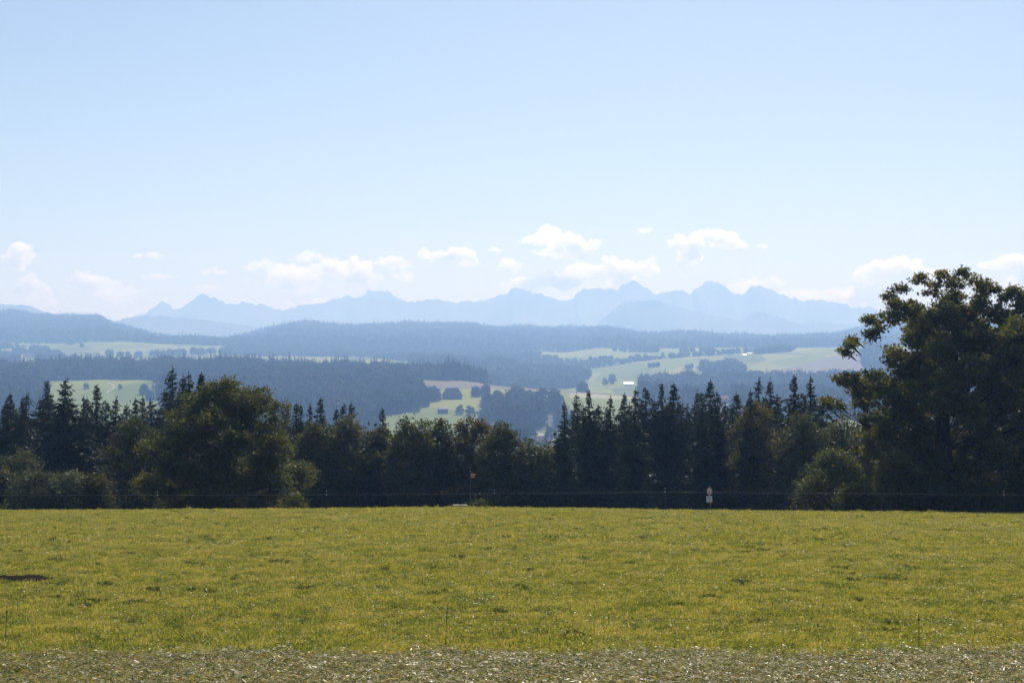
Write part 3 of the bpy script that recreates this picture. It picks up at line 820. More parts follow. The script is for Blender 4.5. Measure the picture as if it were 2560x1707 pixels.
SPR = [spruce_proto(11, 20, 3.3), spruce_proto(12, 20, 2.7, 0.1, 0.45), spruce_proto(13, 20, 4.0, 0.12, 0.3), spruce_proto(14, 20, 3.0, 0.2, 0.5), spruce_proto(15, 20, 3.6, 0.05, 0.4), spruce_proto(16, 20, 3.0, 0.28, 0.25), spruce_proto(17, 20, 3.9, 0.18, 0.55)]
ORD = ['first', 'second', 'third', 'fourth', 'fifth', 'sixth', 'seventh', 'eighth', 'ninth', 'tenth', 'eleventh', 'twelfth', 'thirteenth', 'fourteenth', 'fifteenth', 'sixteenth', 'seventeenth', 'eighteenth', 'nineteenth', 'twentieth', 'twenty-first']
def spruces(tops, labelf, group, ybase=152):
    for i, (u, v, pi, wid) in enumerate(tops):
        Y = ybase + rnd.uniform(-6, 12)
        x, y, z = on_ground(u, Y)
        z -= 0.2
        Hn = (HZ - v) / F * Y - z
        s = Hn / 20.6
        t = plant_tree('spruce_tree', labelf(i), 'tree', SPR[pi if i % 3 else 5 + (i // 3) % 2], (x, y, z), (s * wid * rnd.uniform(1.05, 1.45), s), rnd.uniform(0, 6.28), group)
        t.rotation_euler = (rnd.uniform(-0.02, 0.02), rnd.uniform(-0.025, 0.025), t.rotation_euler[2])
LEFT = [(16, 986, 1, 0.9), (29, 975, 0, 0.8), (51, 981, 1, 0.9), (72, 975, 4, 0.9), (118, 941, 2, 0.95), (155, 937, 4, 1.15), (203, 982, 1, 0.8), (222, 985, 3, 0.9), (246, 951, 0, 0.95), (296, 984, 1, 0.8), (333, 988, 0, 0.8), (358, 982, 4, 0.9), (434, 908, 2, 1.15), (453, 930, 1, 1.0), (484, 923, 3, 1.0), (494, 929, 1, 0.8), (508, 923, 0, 0.9)]
NOTE_L = {4: 'taller dark spruce standing first of the two tall ones near the left edge', 5: 'broad tall spruce, second of the two tall ones near the left edge', 8: 'pointed spruce standing clear against the hazy green field on the left', 12: 'tallest spruce of the left wood, with long open drooping boughs'}
spruces(LEFT, lambda i: NOTE_L.get(i, 'dark spruce in the left wood, %s from the left edge' % ORD[i]), 'spruces of the left wood')
MID = [(712, 1003, 3, 0.8), (745, 995, 1, 0.8), (760, 1000, 1, 0.7), (776, 1001, 3, 0.7), (805, 987, 0, 0.9), (844, 1010, 1, 0.8), (864, 1000, 0, 0.8), (886, 997, 4, 0.8), (961, 1012, 0, 0.85)]
spruces(MID, lambda i: 'spruce tip behind the broadleaf hedge right of the broad tree, %s from left' % ORD[i], 'spruces behind the central broadleaf trees', 160)
RIGHT = [(1417, 992, 0, 0.85), (1445, 975, 3, 0.8), (1477, 965, 2, 0.8), (1532, 982, 1, 0.9), (1557, 975, 0, 0.8), (1579, 963, 3, 0.9), (1616, 958, 4, 0.9), (1654, 948, 2, 0.75), (1682, 950, 0, 0.8), (1733, 968, 4, 0.8), (1756, 968, 1, 0.9), (1775, 943, 0, 0.75), (1798, 970, 1, 0.9), (1850, 975, 0, 0.85), (1872, 968, 3, 0.8), (1892, 935, 4, 0.8), (1927, 938, 1, 0.95), (1975, 928, 0, 0.95), (2027, 933, 2, 0.9)]
NOTE_R = {0: 'spruce at the left end of the right conifer stand, by the hazy gap', 17: 'dark pointed spruce, tallest near the right end of the conifer stand', 18: 'loose round-topped conifer at the right end of the conifer stand'}
spruces(RIGHT, lambda i: NOTE_R.get(i, 'dark spruce in the right conifer stand, %s from its left end' % ORD[i]), 'spruces of the right stand')

FILL = [(1430, 1012, 1), (1462, 1006, 4), (1500, 1004, 0), (1517, 1010, 2), (1545, 1006, 3), (1570, 1000, 1), (1597, 996, 0), (1636, 992, 2), (1668, 990, 4), (1706, 998, 0), (1722, 1004, 3), (1745, 1002, 2), (1788, 1000, 1), (1822, 1000, 4), (1838, 1008, 0), (1862, 1000, 2), (1910, 985, 0), (1950, 978, 4), (2002, 975, 1), (2050, 985, 0)]
spruces([(u, v, k, 1.15) for u, v, k in FILL], lambda i: 'lower spruce filling a gap in the right conifer stand, %s of these from left' % ORD[i], 'lower spruces of the right stand', 162)
FILL_L = [(5, 1000, 0), (40, 1002, 4), (62, 1000, 1), (95, 985, 2), (136, 975, 0), (180, 985, 4), (268, 992, 0), (315, 1004, 2), (385, 990, 4), (412, 965, 1), (470, 962, 0), (525, 960, 4)]
spruces([(u, v, k, 1.15) for u, v, k in FILL_L], lambda i: 'lower spruce filling a gap in the left wood, %s of these from left' % ORD[i], 'lower spruces of the left wood', 162)

# broadleaf trees: individual crowns
def bl(u, vtop, Y, wpx, mat, seed, label, name='broadleaf_tree', n=40, base=0.1, leaf=0.19, sub=11, per=34, hang=0.0, rl=(0.8, 1.4), power=2.0, ground=None, group=None, dome=None):
    x, y, z = on_ground(u, Y) if Y > 113 else (float((u - 1280) / F * Y), Y, float(meadow_z((u - 1280) / F * Y, Y)))
    z -= 0.15
    H = (HZ - vtop) / F * Y - z
    Rx = wpx / 2 / F * Y
    lob = random_lobes(seed, H - 0.5, max(Rx - 0.5, 0.6), n, base, power, rl, dome=dome)
    pr = lobed_tree(seed, lob, mat, leaf, sub, per, hang=hang, trunk_r=0.03 * H ** 0.9 * 0.5 + 0.05, limb_r=0.09)
    return plant_tree(name, label, 'tree' if name.endswith('tree') else 'shrub', pr, (x, y, z), 1.0, 0, group)

bl(565, 940, 122, 412, 'walnut', 21, 'broad round olive green tree standing alone left of centre', 'walnut_tree', n=120, base=0.05, sub=13, per=62, rl=(0.8, 1.9), leaf=0.2, dome=2.3)
bl(345, 1030, 136, 175, 'beech', 22, 'grey green tree left behind the broad round tree', n=80, base=0.05)
HEDGE = [(790, 1045, 130, 'beech'), (868, 1030, 135, 'beech'), (945, 1055, 110, 'beech'), (1025, 1030, 125, 'beech'), (1095, 1036, 110, 'beech'), (1180, 1026, 140, 'rusty'), (1255, 1046, 120, 'beech'), (1330, 1085, 110, 'walnut'), (1392, 1100, 90, 'beech')]
for i, (u, v, w, mt) in enumerate(HEDGE):
    nt_ = ' with rust tinted top' if mt == 'rusty' else ''
    bl(u, v, 146 + (i % 3) * 2.5, w * 1.12, mt, 30 + i, 'tall dark broadleaf tree%s in the central row, %s from left' % (nt_, ORD[i]), n=85, base=0.03, hang=0.35, power=3.0, leaf=0.22, per=36, group='trees of the central broadleaf row')
bl(1890, 995, 147, 150, 'rusty', 41, 'rust brown broadleaf tree in front of the right spruces', n=80, base=0.05)
bl(2005, 1018, 143, 165, 'beech', 42, 'olive broadleaf tree right of the rust brown tree', n=80, base=0.05)
bl(2110, 1035, 146, 160, 'beech', 43, 'dark broadleaf tree behind the left boughs of the oak', n=80, base=0.05)
bl(2200, 1010, 150, 170, 'beech', 44, 'dark tree deep behind the oak boughs', n=80, base=0.05)
bl(2290, 1000, 154, 190, 'beech', 46, 'dark tree hidden behind the oak trunk', n=80, base=0.05)
bl(2085, 1105, 124, 150, 'walnut', 45, 'yellow green bushy tree below the left boughs of the oak', n=80, base=0.04, leaf=0.18)
# shrubs
SHR = [(55, 1110, 128, 110, 'willow', 'grey green willow at the left edge'), (85, 1165, 118, 140, 'willow', 'lower pale willow bush beside the left edge'), (165, 1165, 119, 120, 'willow', 'pale grey green willow bush, middle one of the left thicket'), (235, 1172, 120, 110, 'beech', 'darker bush at the right end of the left thicket'), (10, 1160, 122, 90, 'beech', 'dark bush cut by the left picture edge'),
       (2050, 1165, 116, 135, 'beech', 'olive bush under the oak at the left end of its shade'), (2150, 1195, 112, 110, 'walnut', 'low olive bush between the two larger ones under the oak'), (2245, 1115, 114, 150, 'walnut', 'tall yellow green bush in front of the oak trunk'), (2340, 1190, 112, 110, 'beech', 'dark bush right below the oak trunk'), (2460, 1180, 113, 150, 'beech', 'dark undergrowth bush under the right side of the oak'), (2560, 1170, 114, 130, 'beech', 'dark undergrowth bush cut by the right picture edge'),
       (730, 1225, 119, 70, 'walnut', 'small round bush at the right foot of the broad tree')]
for i, (u, v, Y, w, mt, lb) in enumerate(SHR):
    bl(u, v, Y, w, mt, 60 + i, lb, 'shrub', n=34, base=0.03, leaf=0.17, sub=14, per=34, rl=(0.5, 1.15), power=2.8)
bl(1197, 1236, 106.5, 22, 'walnut', 80, 'small sunlit sapling at the crest beside the yellow signpost', 'shrub', n=7, base=0.1, leaf=0.12, sub=8, per=20, rl=(0.2, 0.32))

# the oak on the right
def oak():
    Y0 = 122.0
    u0, v0 = 2362, 1275
    bx_, by_ = (u0 - 1280) / F * Y0, Y0
    bz = float(terrain_z(u0, by_)) - 0.3
    k = Y0 / F
    def L(u, v, dy, r):
        return ((u - u0) * k, dy * 1.2, (HZ - v) * k - bz, r * 1.13)
    lobes = []
    # outline clumps read from left to right, then the mass
    for (u, v, r) in [(2112, 880, 0.42), (2128, 866, 0.5), (2150, 850, 0.5), (2172, 838, 0.5), (2190, 822, 0.6), (2178, 800, 0.5), (2205, 795, 0.75), (2225, 770, 0.8), (2250, 745, 0.8), (2262, 722, 0.55), (2240, 800, 0.9), (2270, 775, 0.9), (2300, 705, 0.65), (2320, 725, 0.75), (2345, 690, 0.6), (2386, 684, 0.5), (2395, 705, 0.6), (2420, 700, 0.6), (2440, 715, 0.7), (2370, 715, 0.5), (2405, 740, 0.5), (2475, 712, 0.6), (2490, 722, 0.6), (2500, 745, 0.7), (2520, 728, 0.6), (2535, 745, 0.7), (2560, 752, 0.8), (2585, 745, 0.8), (2595, 790, 0.9), (2545, 775, 0.8), (2465, 740, 0.7), (2310, 775, 0.8), (2345, 790, 0.9), (2400, 790, 0.9), (2440, 785, 0.8), (2480, 785, 0.8), (2520, 800, 0.9),
                      (2215, 905, 0.6), (2240, 890, 0.7), (2200, 935, 0.5), (2265, 905, 0.8), (2085, 955, 0.5), (2070, 1000, 0.45), (2105, 950, 0.6), (2060, 1015, 0.4), (2085, 1015, 0.5), (2140, 955, 0.7), (2165, 940, 0.7), (2185, 970, 0.8), (2215, 960, 0.8), (2130, 985, 0.6), (2240, 985, 0.9)]:
        lobes.append(L(u, v, rnd.uniform(-1.8, 1.8), r))
    g = random.Random(5)
    n = 0
    while n < 345:
        u = g.uniform(2120, 2740); v = g.uniform(745, 1262)
        cx = (u - 2420) / 300.0; cyv = (v - 1010) / 275.0
        dy = g.uniform(-7.5, 7.5)
        e = cx * cx + cyv * cyv * (0.8 if cyv > 0 else 1.0) + (dy / 8.0) ** 2
        if e > 1.0: continue
        if e < 0.25 and g.random() < 0.6: continue
        if u < 2270 and 820 < v < 935: continue
        if v > 1130 and u < 2200: continue
        if v < 800 and g.random() < (0.75 if u < 2430 else 0.2): continue
        if u < 2230 and g.random() < 0.2: continue
        lobes.append(L(u, v, dy, g.uniform(0.7, 1.25))); n += 1
    tr = [(0, 0, 0), (0.05, 0, 3.2), (-0.05, 0.1, 6.5), (-0.2, 0.1, 9.3), (0.1, 0, 12), (0.6, -0.1, 14.6), (0.9, 0.1, 17), (1.0, 0.1, 19.5)]
    pr = lobed_tree(90, lobes, 'oak', leaf=0.21, sub=14, per=60, trunk_pts=tr, trunk_r=0.8, fork=0.3, tight=0.72, limb_r=0.11, limb_p=0.2)
    t = plant_tree('oak_tree', 'large spreading oak with dark crown at the right edge', 'tree', pr, (bx_, by_, bz), 1.0, 0)
oak()

# mid distance single trees and the bare crown
def bare_tree(u, vtop, Y, seed, label):
    x, y, z = on_ground(u, Y); H = (HZ - vtop) / F * Y - z
    g = np.random.default_rng(seed); lines = []
    s = np.linspace(0, 1, 8)
    lines.append((np.stack([0.1 * np.sin(s * 3), 0 * s, H * 0.7 * s], -1), np.linspace(0.16, 0.05, 8)))
    for b in range(46):
        z0 = g.uniform(0.45, 0.72) * H; ph = g.uniform(0, 6.28); l = g.uniform(2.0, 4.6)
        t = np.linspace(0, 1, 6)
        ln = np.stack([np.cos(ph) * l * 0.42 * t ** 0.8, np.sin(ph) * l * 0.42 * t ** 0.8, z0 + (min(l, H - z0)) * t], -1) + g.normal(0, 0.06, (6, 3)) * t[:, None]
        lines.append((ln, np.linspace(0.045, 0.012, 6)))
    v, q = tubes(lines, 4)
    t_ = thing('bare_tree', label, 'tree', (x, y, z))
    link('trunk', mesh_np('trunk', v, q, mats=[M['bark']], smooth=True), t_)
bare_tree(695, 985, 150, 3, 'leafless grey tree crown between the broad tree and the spruce tips')

FARB = [lobed_tree(201, random_lobes(201, 14, 6.0, 60, 0.1, 2.0, (1.3, 2.2)), 'far_broadleaf', leaf=1.1, sub=3, per=16, tight=2.0, trunk_r=0.4),
        lobed_tree(202, random_lobes(202, 20, 6.5, 70, 0.08, 2.6, (1.3, 2.2)), 'far_broadleaf', leaf=0.95, sub=3, per=14, tight=2.0, trunk_r=0.45),
        lobed_tree(203, random_lobes(203, 8, 3.0, 18, 0.2, 2.0, (0.9, 1.4)), 'far_broadleaf', leaf=0.7, sub=3, per=14, tight=1.6, trunk_r=0.25)]
FARH = [14.3, 20.3, 8.3]
FTR = [(1455, 985, 955, 0, 'lone round tree on the brown field left of the bright barn roof', 1700, 1850), (1298, 1000, 965, 1, 'tall dark tree right of the farmhouse meadow', 1550, 1745), (1275, 986, 974, 2, 'small tree on the slope above the farm trees', 1600, 1745),
       (1190, 990, 965, 0, 'left tree of the clump right of the farmhouse', 1550, 1745), (1213, 988, 960, 0, 'middle tree of the clump right of the farmhouse', 1550, 1745), (1243, 998, 975, 0, 'right tree of the clump right of the farmhouse', 1550, 1745), (1225, 1030, 985, 0, 'tree below the clump right of the farmhouse', 1350, 1600),
       (1325, 1010, 975, 1, 'narrow tree second in the row of big farm trees', 1500, 1700), (1355, 1025, 971, 1, 'widest tree of the row of big farm trees', 1450, 1650), (1390, 1030, 978, 1, 'rightmost tree of the row of big farm trees', 1450, 1650), (1345, 1060, 1000, 1, 'low tree in front of the row of big farm trees', 1330, 1500), (1265, 1060, 1000, 0, 'rounded tree below the farm clump', 1330, 1500), (1290, 1075, 1010, 0, 'lower rounded tree left of the low house', 1300, 1450),
       (1085, 1000, 965, 0, 'tree at the left gable of the big farmhouse', 1500, 1700), (1060, 1015, 978, 0, 'tree left of the farmhouse yard', 1450, 1650), (1150, 1035, 1012, 2, 'orchard tree beside the low shed', 1350, 1500), (1175, 1040, 1014, 2, 'orchard tree right of the low shed', 1350, 1500), (1040, 1030, 1010, 2, 'orchard tree left of the low shed', 1350, 1550),
       (1315, 1105, 1055, 0, 'dark tree left of the low house in the hollow', 1180, 1300), (1275, 1100, 1068, 2, 'small tree at the bottom of the valley gap', 1180, 1300), (1380, 1105, 1068, 2, 'small tree right behind the low house', 1180, 1300),
       (360, 985, 960, 0, 'round tree on the left field beside the tallest spruce', 1550, 1740), (375, 1000, 975, 0, 'second round tree on the left field', 1500, 1700), (715, 1000, 978, 0, 'pale round tree right of the broad tree crown', 1500, 1650), (740, 1015, 985, 0, 'second pale round tree right of the broad tree crown', 1450, 1600), (770, 1025, 990, 0, 'third pale round tree above the spruce tips', 1400, 1560),
       (215, 972, 957, 2, 'small tree in the middle of the left hazy field', 1600, 1745), (300, 972, 960, 2, 'small dark tree right of the track on the left field', 1600, 1745),
       (1530, 960, 935, 2, 'lone bushy tree left of the bright barn roof', 2250, 2700), (1512, 962, 945, 2, 'small bush beside the lone bushy tree', 2250, 2700)]
for (u, vb, vt, k, lb, y0, y1) in FTR:
    Yt = find_Y(u, vb, y0, y1)
    x, y, z = on_ground(u, Yt)
    Hh = (vb - vt) / F * Yt + 0.5
    s = Hh / FARH[k]
    plant_tree('field_tree', lb, 'tree', FARB[k], (x, y, z - 0.3), (s * rnd.uniform(0.95, 1.15), s), rnd.uniform(0, 6.28), 'single trees in the valley')

# ------------------------------------------------------------------ buildings in the valley
M['roof_tile'] = plain('roof_tiles', (0.12, 0.065, 0.045), 0.75, noise=0.3, scale=1.5)
M['roof_red'] = plain('red_roof_tiles', (0.32, 0.09, 0.05), 0.6, noise=0.2, scale=1.5)
M['roof_metal'] = plain('sheet_metal_roof', (0.6, 0.6, 0.6), 0.22, 0.85, noise=0.05)
M['wall_wood'] = plain('dark_timber_wall', (0.09, 0.06, 0.04), 0.8, noise=0.25, scale=2)
M['wall_white'] = plain('render_wall', (0.55, 0.53, 0.48), 0.85, noise=0.05)
M['glass'] = plain('window_glass', (0.03, 0.035, 0.04), 0.08)
M['door'] = plain('barn_door', (0.11, 0.065, 0.035), 0.7)
def house(name, label, cat, u, vb, y0, y1, w, d, hw, hr, rot, wall='wall_white', roof='roof_tile', hip=0.0, eave=0.8, win=(3, 1)):
    Yc = find_Y(u, vb, y0, y1)
    x, y, z = on_ground(u, Yc)
    t = thing(name, label, cat, (x, y, z - 0.4), R(rot)); t.scale = (1.2, 1.2, 1.2)
    MB().box((0, 0, hw / 2), (w, d, hw)).build('wall', M[wall], t)
    # roof: ridge along x
    W, D = w / 2 + eave, d / 2 + eave; e = hw + 0.02 - eave * 0.4
    hx = W - hip
    th = 0.25
    v = [(-W, -D, e), (W, -D, e), (W, D, e), (-W, D, e), (-hx, 0, hw + hr), (hx, 0, hw + hr)]
    v += [(a, b, c - th) for a, b, c in v]
    f = [(0, 1, 5, 4), (2, 3, 4, 5), (1, 2, 5), (3, 0, 4)] + [(10, 11, 7, 6)[::-1], (11, 10, 9, 8)[::-1], (11, 8, 7), (10, 6, 9)] + [(0, 6, 7, 1), (1, 7, 8, 2), (2, 8, 9, 3), (3, 9, 6, 0)]
    m = MB(); m.v = v; m.f = f
    ro = m.build('roof', M[roof], t)
    MB().box((w * 0.22, d * 0.12, hw + hr * 0.9), (0.9, 0.9, hr * 0.55)).build('chimney', M['wall_white'], ro)
    for r_ in range(win[1]):
        for i in range(win[0]):
            xx = (i + 0.5) / win[0] * w - w / 2
            wd = MB().box((xx, -d / 2 - 0.04, 1.6 + r_ * 2.7), (1.1, 0.12, 1.3)).build('window', M['wall_white'], t)
            MB().box((xx, -d / 2 - 0.12, 1.6 + r_ * 2.7), (0.85, 0.06, 1.05)).build('pane', M['glass'], wd)
    MB().box((w * 0.05, -d / 2 - 0.05, 1.1), (1.2, 0.14, 2.2)).build('door', M['door'], t)
    return t
house('farmhouse', 'big dark farmhouse with wide hipped roof among the valley trees', 'farmhouse', 1130, 996, 1500, 1720, 22, 14, 4, 9, 6, 'wall_wood', 'roof_tile', hip=5.5, eave=1.8, win=(4, 1))
house('shed', 'dark low shed below the big farmhouse', 'shed', 1107, 1032, 1350, 1520, 11, 9, 5, 2, 4, 'wall_wood', 'roof_tile', hip=0, win=(2, 1))
house('barn', 'barn with blindingly bright metal roof on the green slope', 'barn', 1572, 963, 2250, 2700, 15, 9, 3.6, 2.0, -7, 'wall_white', 'roof_metal', eave=1.0, win=(2, 1))
house('house', 'low house in the hollow beneath the farm', 'house', 1350, 1112, 1180, 1300, 16, 10, 3.5, 4.5, 10, 'wall_wood', 'roof_tile', win=(3, 1))
house('house', 'white gabled house with red roof behind the right spruces', 'house', 1812, 1008, 1650, 1950, 13, 10, 4.5, 5, 25, 'wall_white', 'roof_red', win=(3, 1))
house('house', 'second house with red roof glimpsed between the right spruces', 'house', 1786, 1016, 1600, 1900, 12, 9, 4.5, 4.5, -20, 'wall_white', 'roof_red', win=(3, 1))
house('barn', 'small shiny roofed barn at the left on the upper right field edge', 'barn', 1788, 884, 3200, 3700, 6, 6, 2.4, 1.5, 8, 'wall_white', 'roof_metal', win=(1, 1))
house('barn', 'shiny roofed farm building, lower of the pair in the upper field hedge', 'barn', 1862, 889, 3100, 3500, 6.5, 6, 2.6, 1.5, -6, 'wall_white', 'roof_metal', win=(2, 1))
house('barn', 'shiny roofed farm building, upper of the pair in the upper field hedge', 'barn', 1873, 886, 3150, 3600, 9, 7, 3, 1.7, 12, 'wall_white', 'roof_metal', win=(2, 1))
house('farmhouse', 'long farm building with pale roof behind the left hill wood', 'farmhouse', 592, 882, 3000, 3700, 34, 14, 5, 4, 3, 'wall_white', 'roof_metal', win=(4, 1))
VIL = [(35, 882, 'wall_white', 'roof_tile', 'house at the left edge of the far village'), (60, 870, 'wall_white', 'roof_tile', 'highest house of the far left village'), (82, 867, 'wall_white', 'roof_metal', 'pale roofed farm above the far village'), (110, 890, 'wall_wood', 'roof_tile', 'dark roofed house amid the village trees'), (50, 877, 'wall_white', 'roof_red', 'small bright house low in the far village'), (143, 898, 'wall_white', 'roof_metal', 'left house with glinting roof above the hill wood'), (168, 897, 'wall_white', 'roof_metal', 'right house with glinting roof above the hill wood'), (188, 896, 'wall_white', 'roof_red', 'red roofed house at the right end of the far village'), (75, 896, 'wall_white', 'roof_tile', 'white walled house left behind the hill wood')]
for i, (u, v, wl, rf, lb) in enumerate(VIL):
    house('house', lb, 'house', u, v, 2800, 3780, rnd.uniform(11, 16), rnd.uniform(9, 11), 5, 4, rnd.uniform(-25, 25), wl, rf, win=(3, 1))

# farm track on the left hazy field
def track():
    cs = [(268, 956), (280, 962), (286, 967), (283, 972), (272, 977), (268, 983)]
    P = []
    for u, v in cs:
        Yt = find_Y(u, v, 1520, 1760); P.append(np.array(on_ground(u, Yt)))
    P = np.array(P); Vv = []; Qq = []
    tt = np.linspace(0, len(P) - 1, 30)
    C = np.stack([np.interp(tt, np.arange(len(P)), P[:, k]) for k in range(3)], -1)
    for i, c in enumerate(C):
        for s in (-1.6, 1.6):
            X = c[0] + s; u = 1280 + X / c[1] * F
            Vv.append((X, c[1], float(terrain_z(u, c[1])) + 0.35))
    Qq = [(2 * i, 2 * i + 1, 2 * i + 3, 2 * i + 2) for i in range(len(C) - 1)]
    structure(link('farm_track', mesh_np('farm_track', Vv, Qq, mats=[M['gravel']])), 'pale winding farm track on the hazy left field')
track()

# ------------------------------------------------------------------ signs, fences and small things on the meadow
M['steel'] = plain('galvanised_steel', (0.10, 0.10, 0.10), 0.6, 0.2, noise=0.08)
M['red'] = plain('sign_red', (0.5, 0.02, 0.02), 0.4, noise=0.05)
M['white'] = plain('sign_white', (0.78, 0.78, 0.76), 0.5, noise=0.05)
M['black'] = plain('sign_black', (0.02, 0.02, 0.02), 0.5)
M['yellow'] = plain('signpost_yellow', (0.75, 0.26, 0.015), 0.45, noise=0.06)
M['plastic'] = plain('dark_plastic', (0.02, 0.018, 0.016), 0.5)
M['stake'] = plain('stake_brown', (0.045, 0.03, 0.02), 0.55)
M['insul'] = plain('insulator_white', (0.7, 0.7, 0.68), 0.3)
M['wire_o'] = plain('orange_poly_wire', (0.55, 0.2, 0.06), 0.5)
M['wire_w'] = plain('pale_wire', (0.22, 0.2, 0.18), 0.6)
M['plank'] = plain('weathered_plank', (0.2, 0.17, 0.14), 0.5, noise=0.2, scale=5)

def disc(mb, r, y0, y1, n=28, cz=0.0, r_in=None):
    pts = [(r * math.sin(2 * math.pi * i / n), cz + r * math.cos(2 * math.pi * i / n)) for i in range(n)]
    if r_in is None:
        mb.prism(pts, y0, y1)
    else:
        k = len(mb.v)
        for y in (y0, y1):
            for rr in (r, r_in):
                for i in range(n): mb.v.append((rr * math.sin(2 * math.pi * i / n), y, cz + rr * math.cos(2 * math.pi * i / n)))
        for i in range(n):
            j = (i + 1) % n
            mb.f += [(k + i, k + j, k + n + j, k + n + i), (k + 2 * n + j, k + 2 * n + i, k + 3 * n + i, k + 3 * n + j), (k + j, k + i, k + 2 * n + i, k + 2 * n + j), (k + n + i, k + n + j, k + 3 * n + j, k + 3 * n + i)]
    return mb

def road_sign():
    Y = 103.0; u = 1775
    X = (u - 1280) / F * Y; z = float(meadow_z(X, Y))
    zc = (HZ - 1227.5) / F * Y - z            # centre of the round plate above ground
    t = thing('road_sign', 'round red ringed no vehicles sign with white plate at the field crest', 'sign', (X, Y, z), R(-56))
    t.rotation_euler = (0, R(-3), R(-56))
    MB().tube([(0, 0.03, -0.3), (0, 0.03, zc + 0.36)], 0.028, 10).build('post', M['steel'], t, smooth=True)
    MB().tube([(0, 0.03, zc - 0.95), (0, 0.03, zc - 0.8)], 0.034, 10).build('reflector_band', M['yellow'], t)
    pl = disc(MB(), 0.30, -0.012, -0.002).build('round_plate', M['white'], t, loc=(0, 0, zc))
    disc(MB(), 0.30, -0.018, -0.0125, r_in=0.222).build('red_ring', M['red'], pl)
    # car and motorcycle pictogram
    car = MB().prism([(-0.12, -0.15), (0.12, -0.15), (0.12, -0.085), (0.085, -0.07), (0.055, -0.02), (-0.055, -0.02), (-0.085, -0.07), (-0.12, -0.085)], -0.017, -0.013)
    car.build('car_pictogram', M['black'], pl)
    mo = MB()
    for s in (-0.075, 0.075):
        k = [(s + 0.042 * math.sin(i * math.pi / 6), 0.05 + 0.042 * math.cos(i * math.pi / 6)) for i in range(12)]
        mo.prism(k, -0.017, -0.013)
    mo.prism([(-0.07, 0.06), (0.07, 0.06), (0.04, 0.1), (-0.05, 0.1)], -0.0168, -0.0132)
    mo.prism([(-0.03, 0.1005), (0.02, 0.1005), (0.035, 0.165), (0.0, 0.18), (-0.02, 0.16)], -0.0168, -0.0132)
    mo.build('motorcycle_pictogram', M['black'], pl)
    for s, nm in ((0.315, 'clamp'), (-0.315, 'clamp')):
        MB().box((0, 0.01, zc + s), (0.05, 0.09, 0.04)).build(nm, M['insul'], t)
    # supplementary plate faces a little more towards the field
    p2 = MB().box((0, 0, 0), (0.46, 0.012, 0.44)).build('text_plate', M['white'], t, loc=(-0.02, -0.03, zc - 0.57), rot=(0, 0, R(22)))
    for i in range(5):
        MB().box((0, -0.0085, 0.15 - i * 0.075), (0.36 - 0.05 * (i % 2), 0.004, 0.022)).build('text_line', M['black'], p2)
road_sign()

def signpost():
    Y = 108.0; u = 1176
    X = (u - 1280) / F * Y; z = float(meadow_z(X, Y))
    zt = (HZ - 1178) / F * Y - z
    t = thing('signpost', 'hiking signpost with two orange yellow arrow boards at the crest', 'signpost', (X, Y, z))
    MB().tube([(0, 0, -0.3), (0, 0, zt)], 0.03, 10).build('post', M['steel'], t, smooth=True)
    MB().tube([(0, 0, zt), (0, 0, zt + 0.05)], [0.034, 0.02], 10).build('cap', M['insul'], t)
    for i, (w, dz) in enumerate(((0.44, -0.22), (0.36, -0.40))):
        z0 = zt + dz
        b = MB().prism([(0.035, z0 - 0.075), (w - 0.07, z0 - 0.075), (w, z0), (w - 0.07, z0 + 0.075), (0.035, z0 + 0.075)], -0.035, -0.02).build('arrow_board', M['yellow'], t)
        MB().box((0.2, -0.038, z0 + (-0.045 if i == 0 else 0.05)), (0.26, 0.004, 0.02)).build('text_line', M['black'] if i else M['white'], b)
signpost()

def crest_plank():
    Y = 102.5
    X = (1150 - 1280) / F * Y; z = float(meadow_z(X, Y)); zt = (HZ - 1261) / F * Y - z
    t = thing('plank_bench', 'low pale plank just showing over the grass crest', 'plank', (X, Y, z), R(4))
    MB().box((-0.27, 0, zt), (0.5, 0.32, 0.02)).build('board', M['plank'], t)
    MB().box((0.28, 0.02, zt - 0.012), (0.5, 0.30, 0.02)).build('board', M['plank'], t)
    for s in (-0.4, 0.4):
        MB().box((s, 0.01, zt / 2 - 0.1), (0.08, 0.24, zt + 0.15)).build('leg', M['plank'], t)
crest_plank()

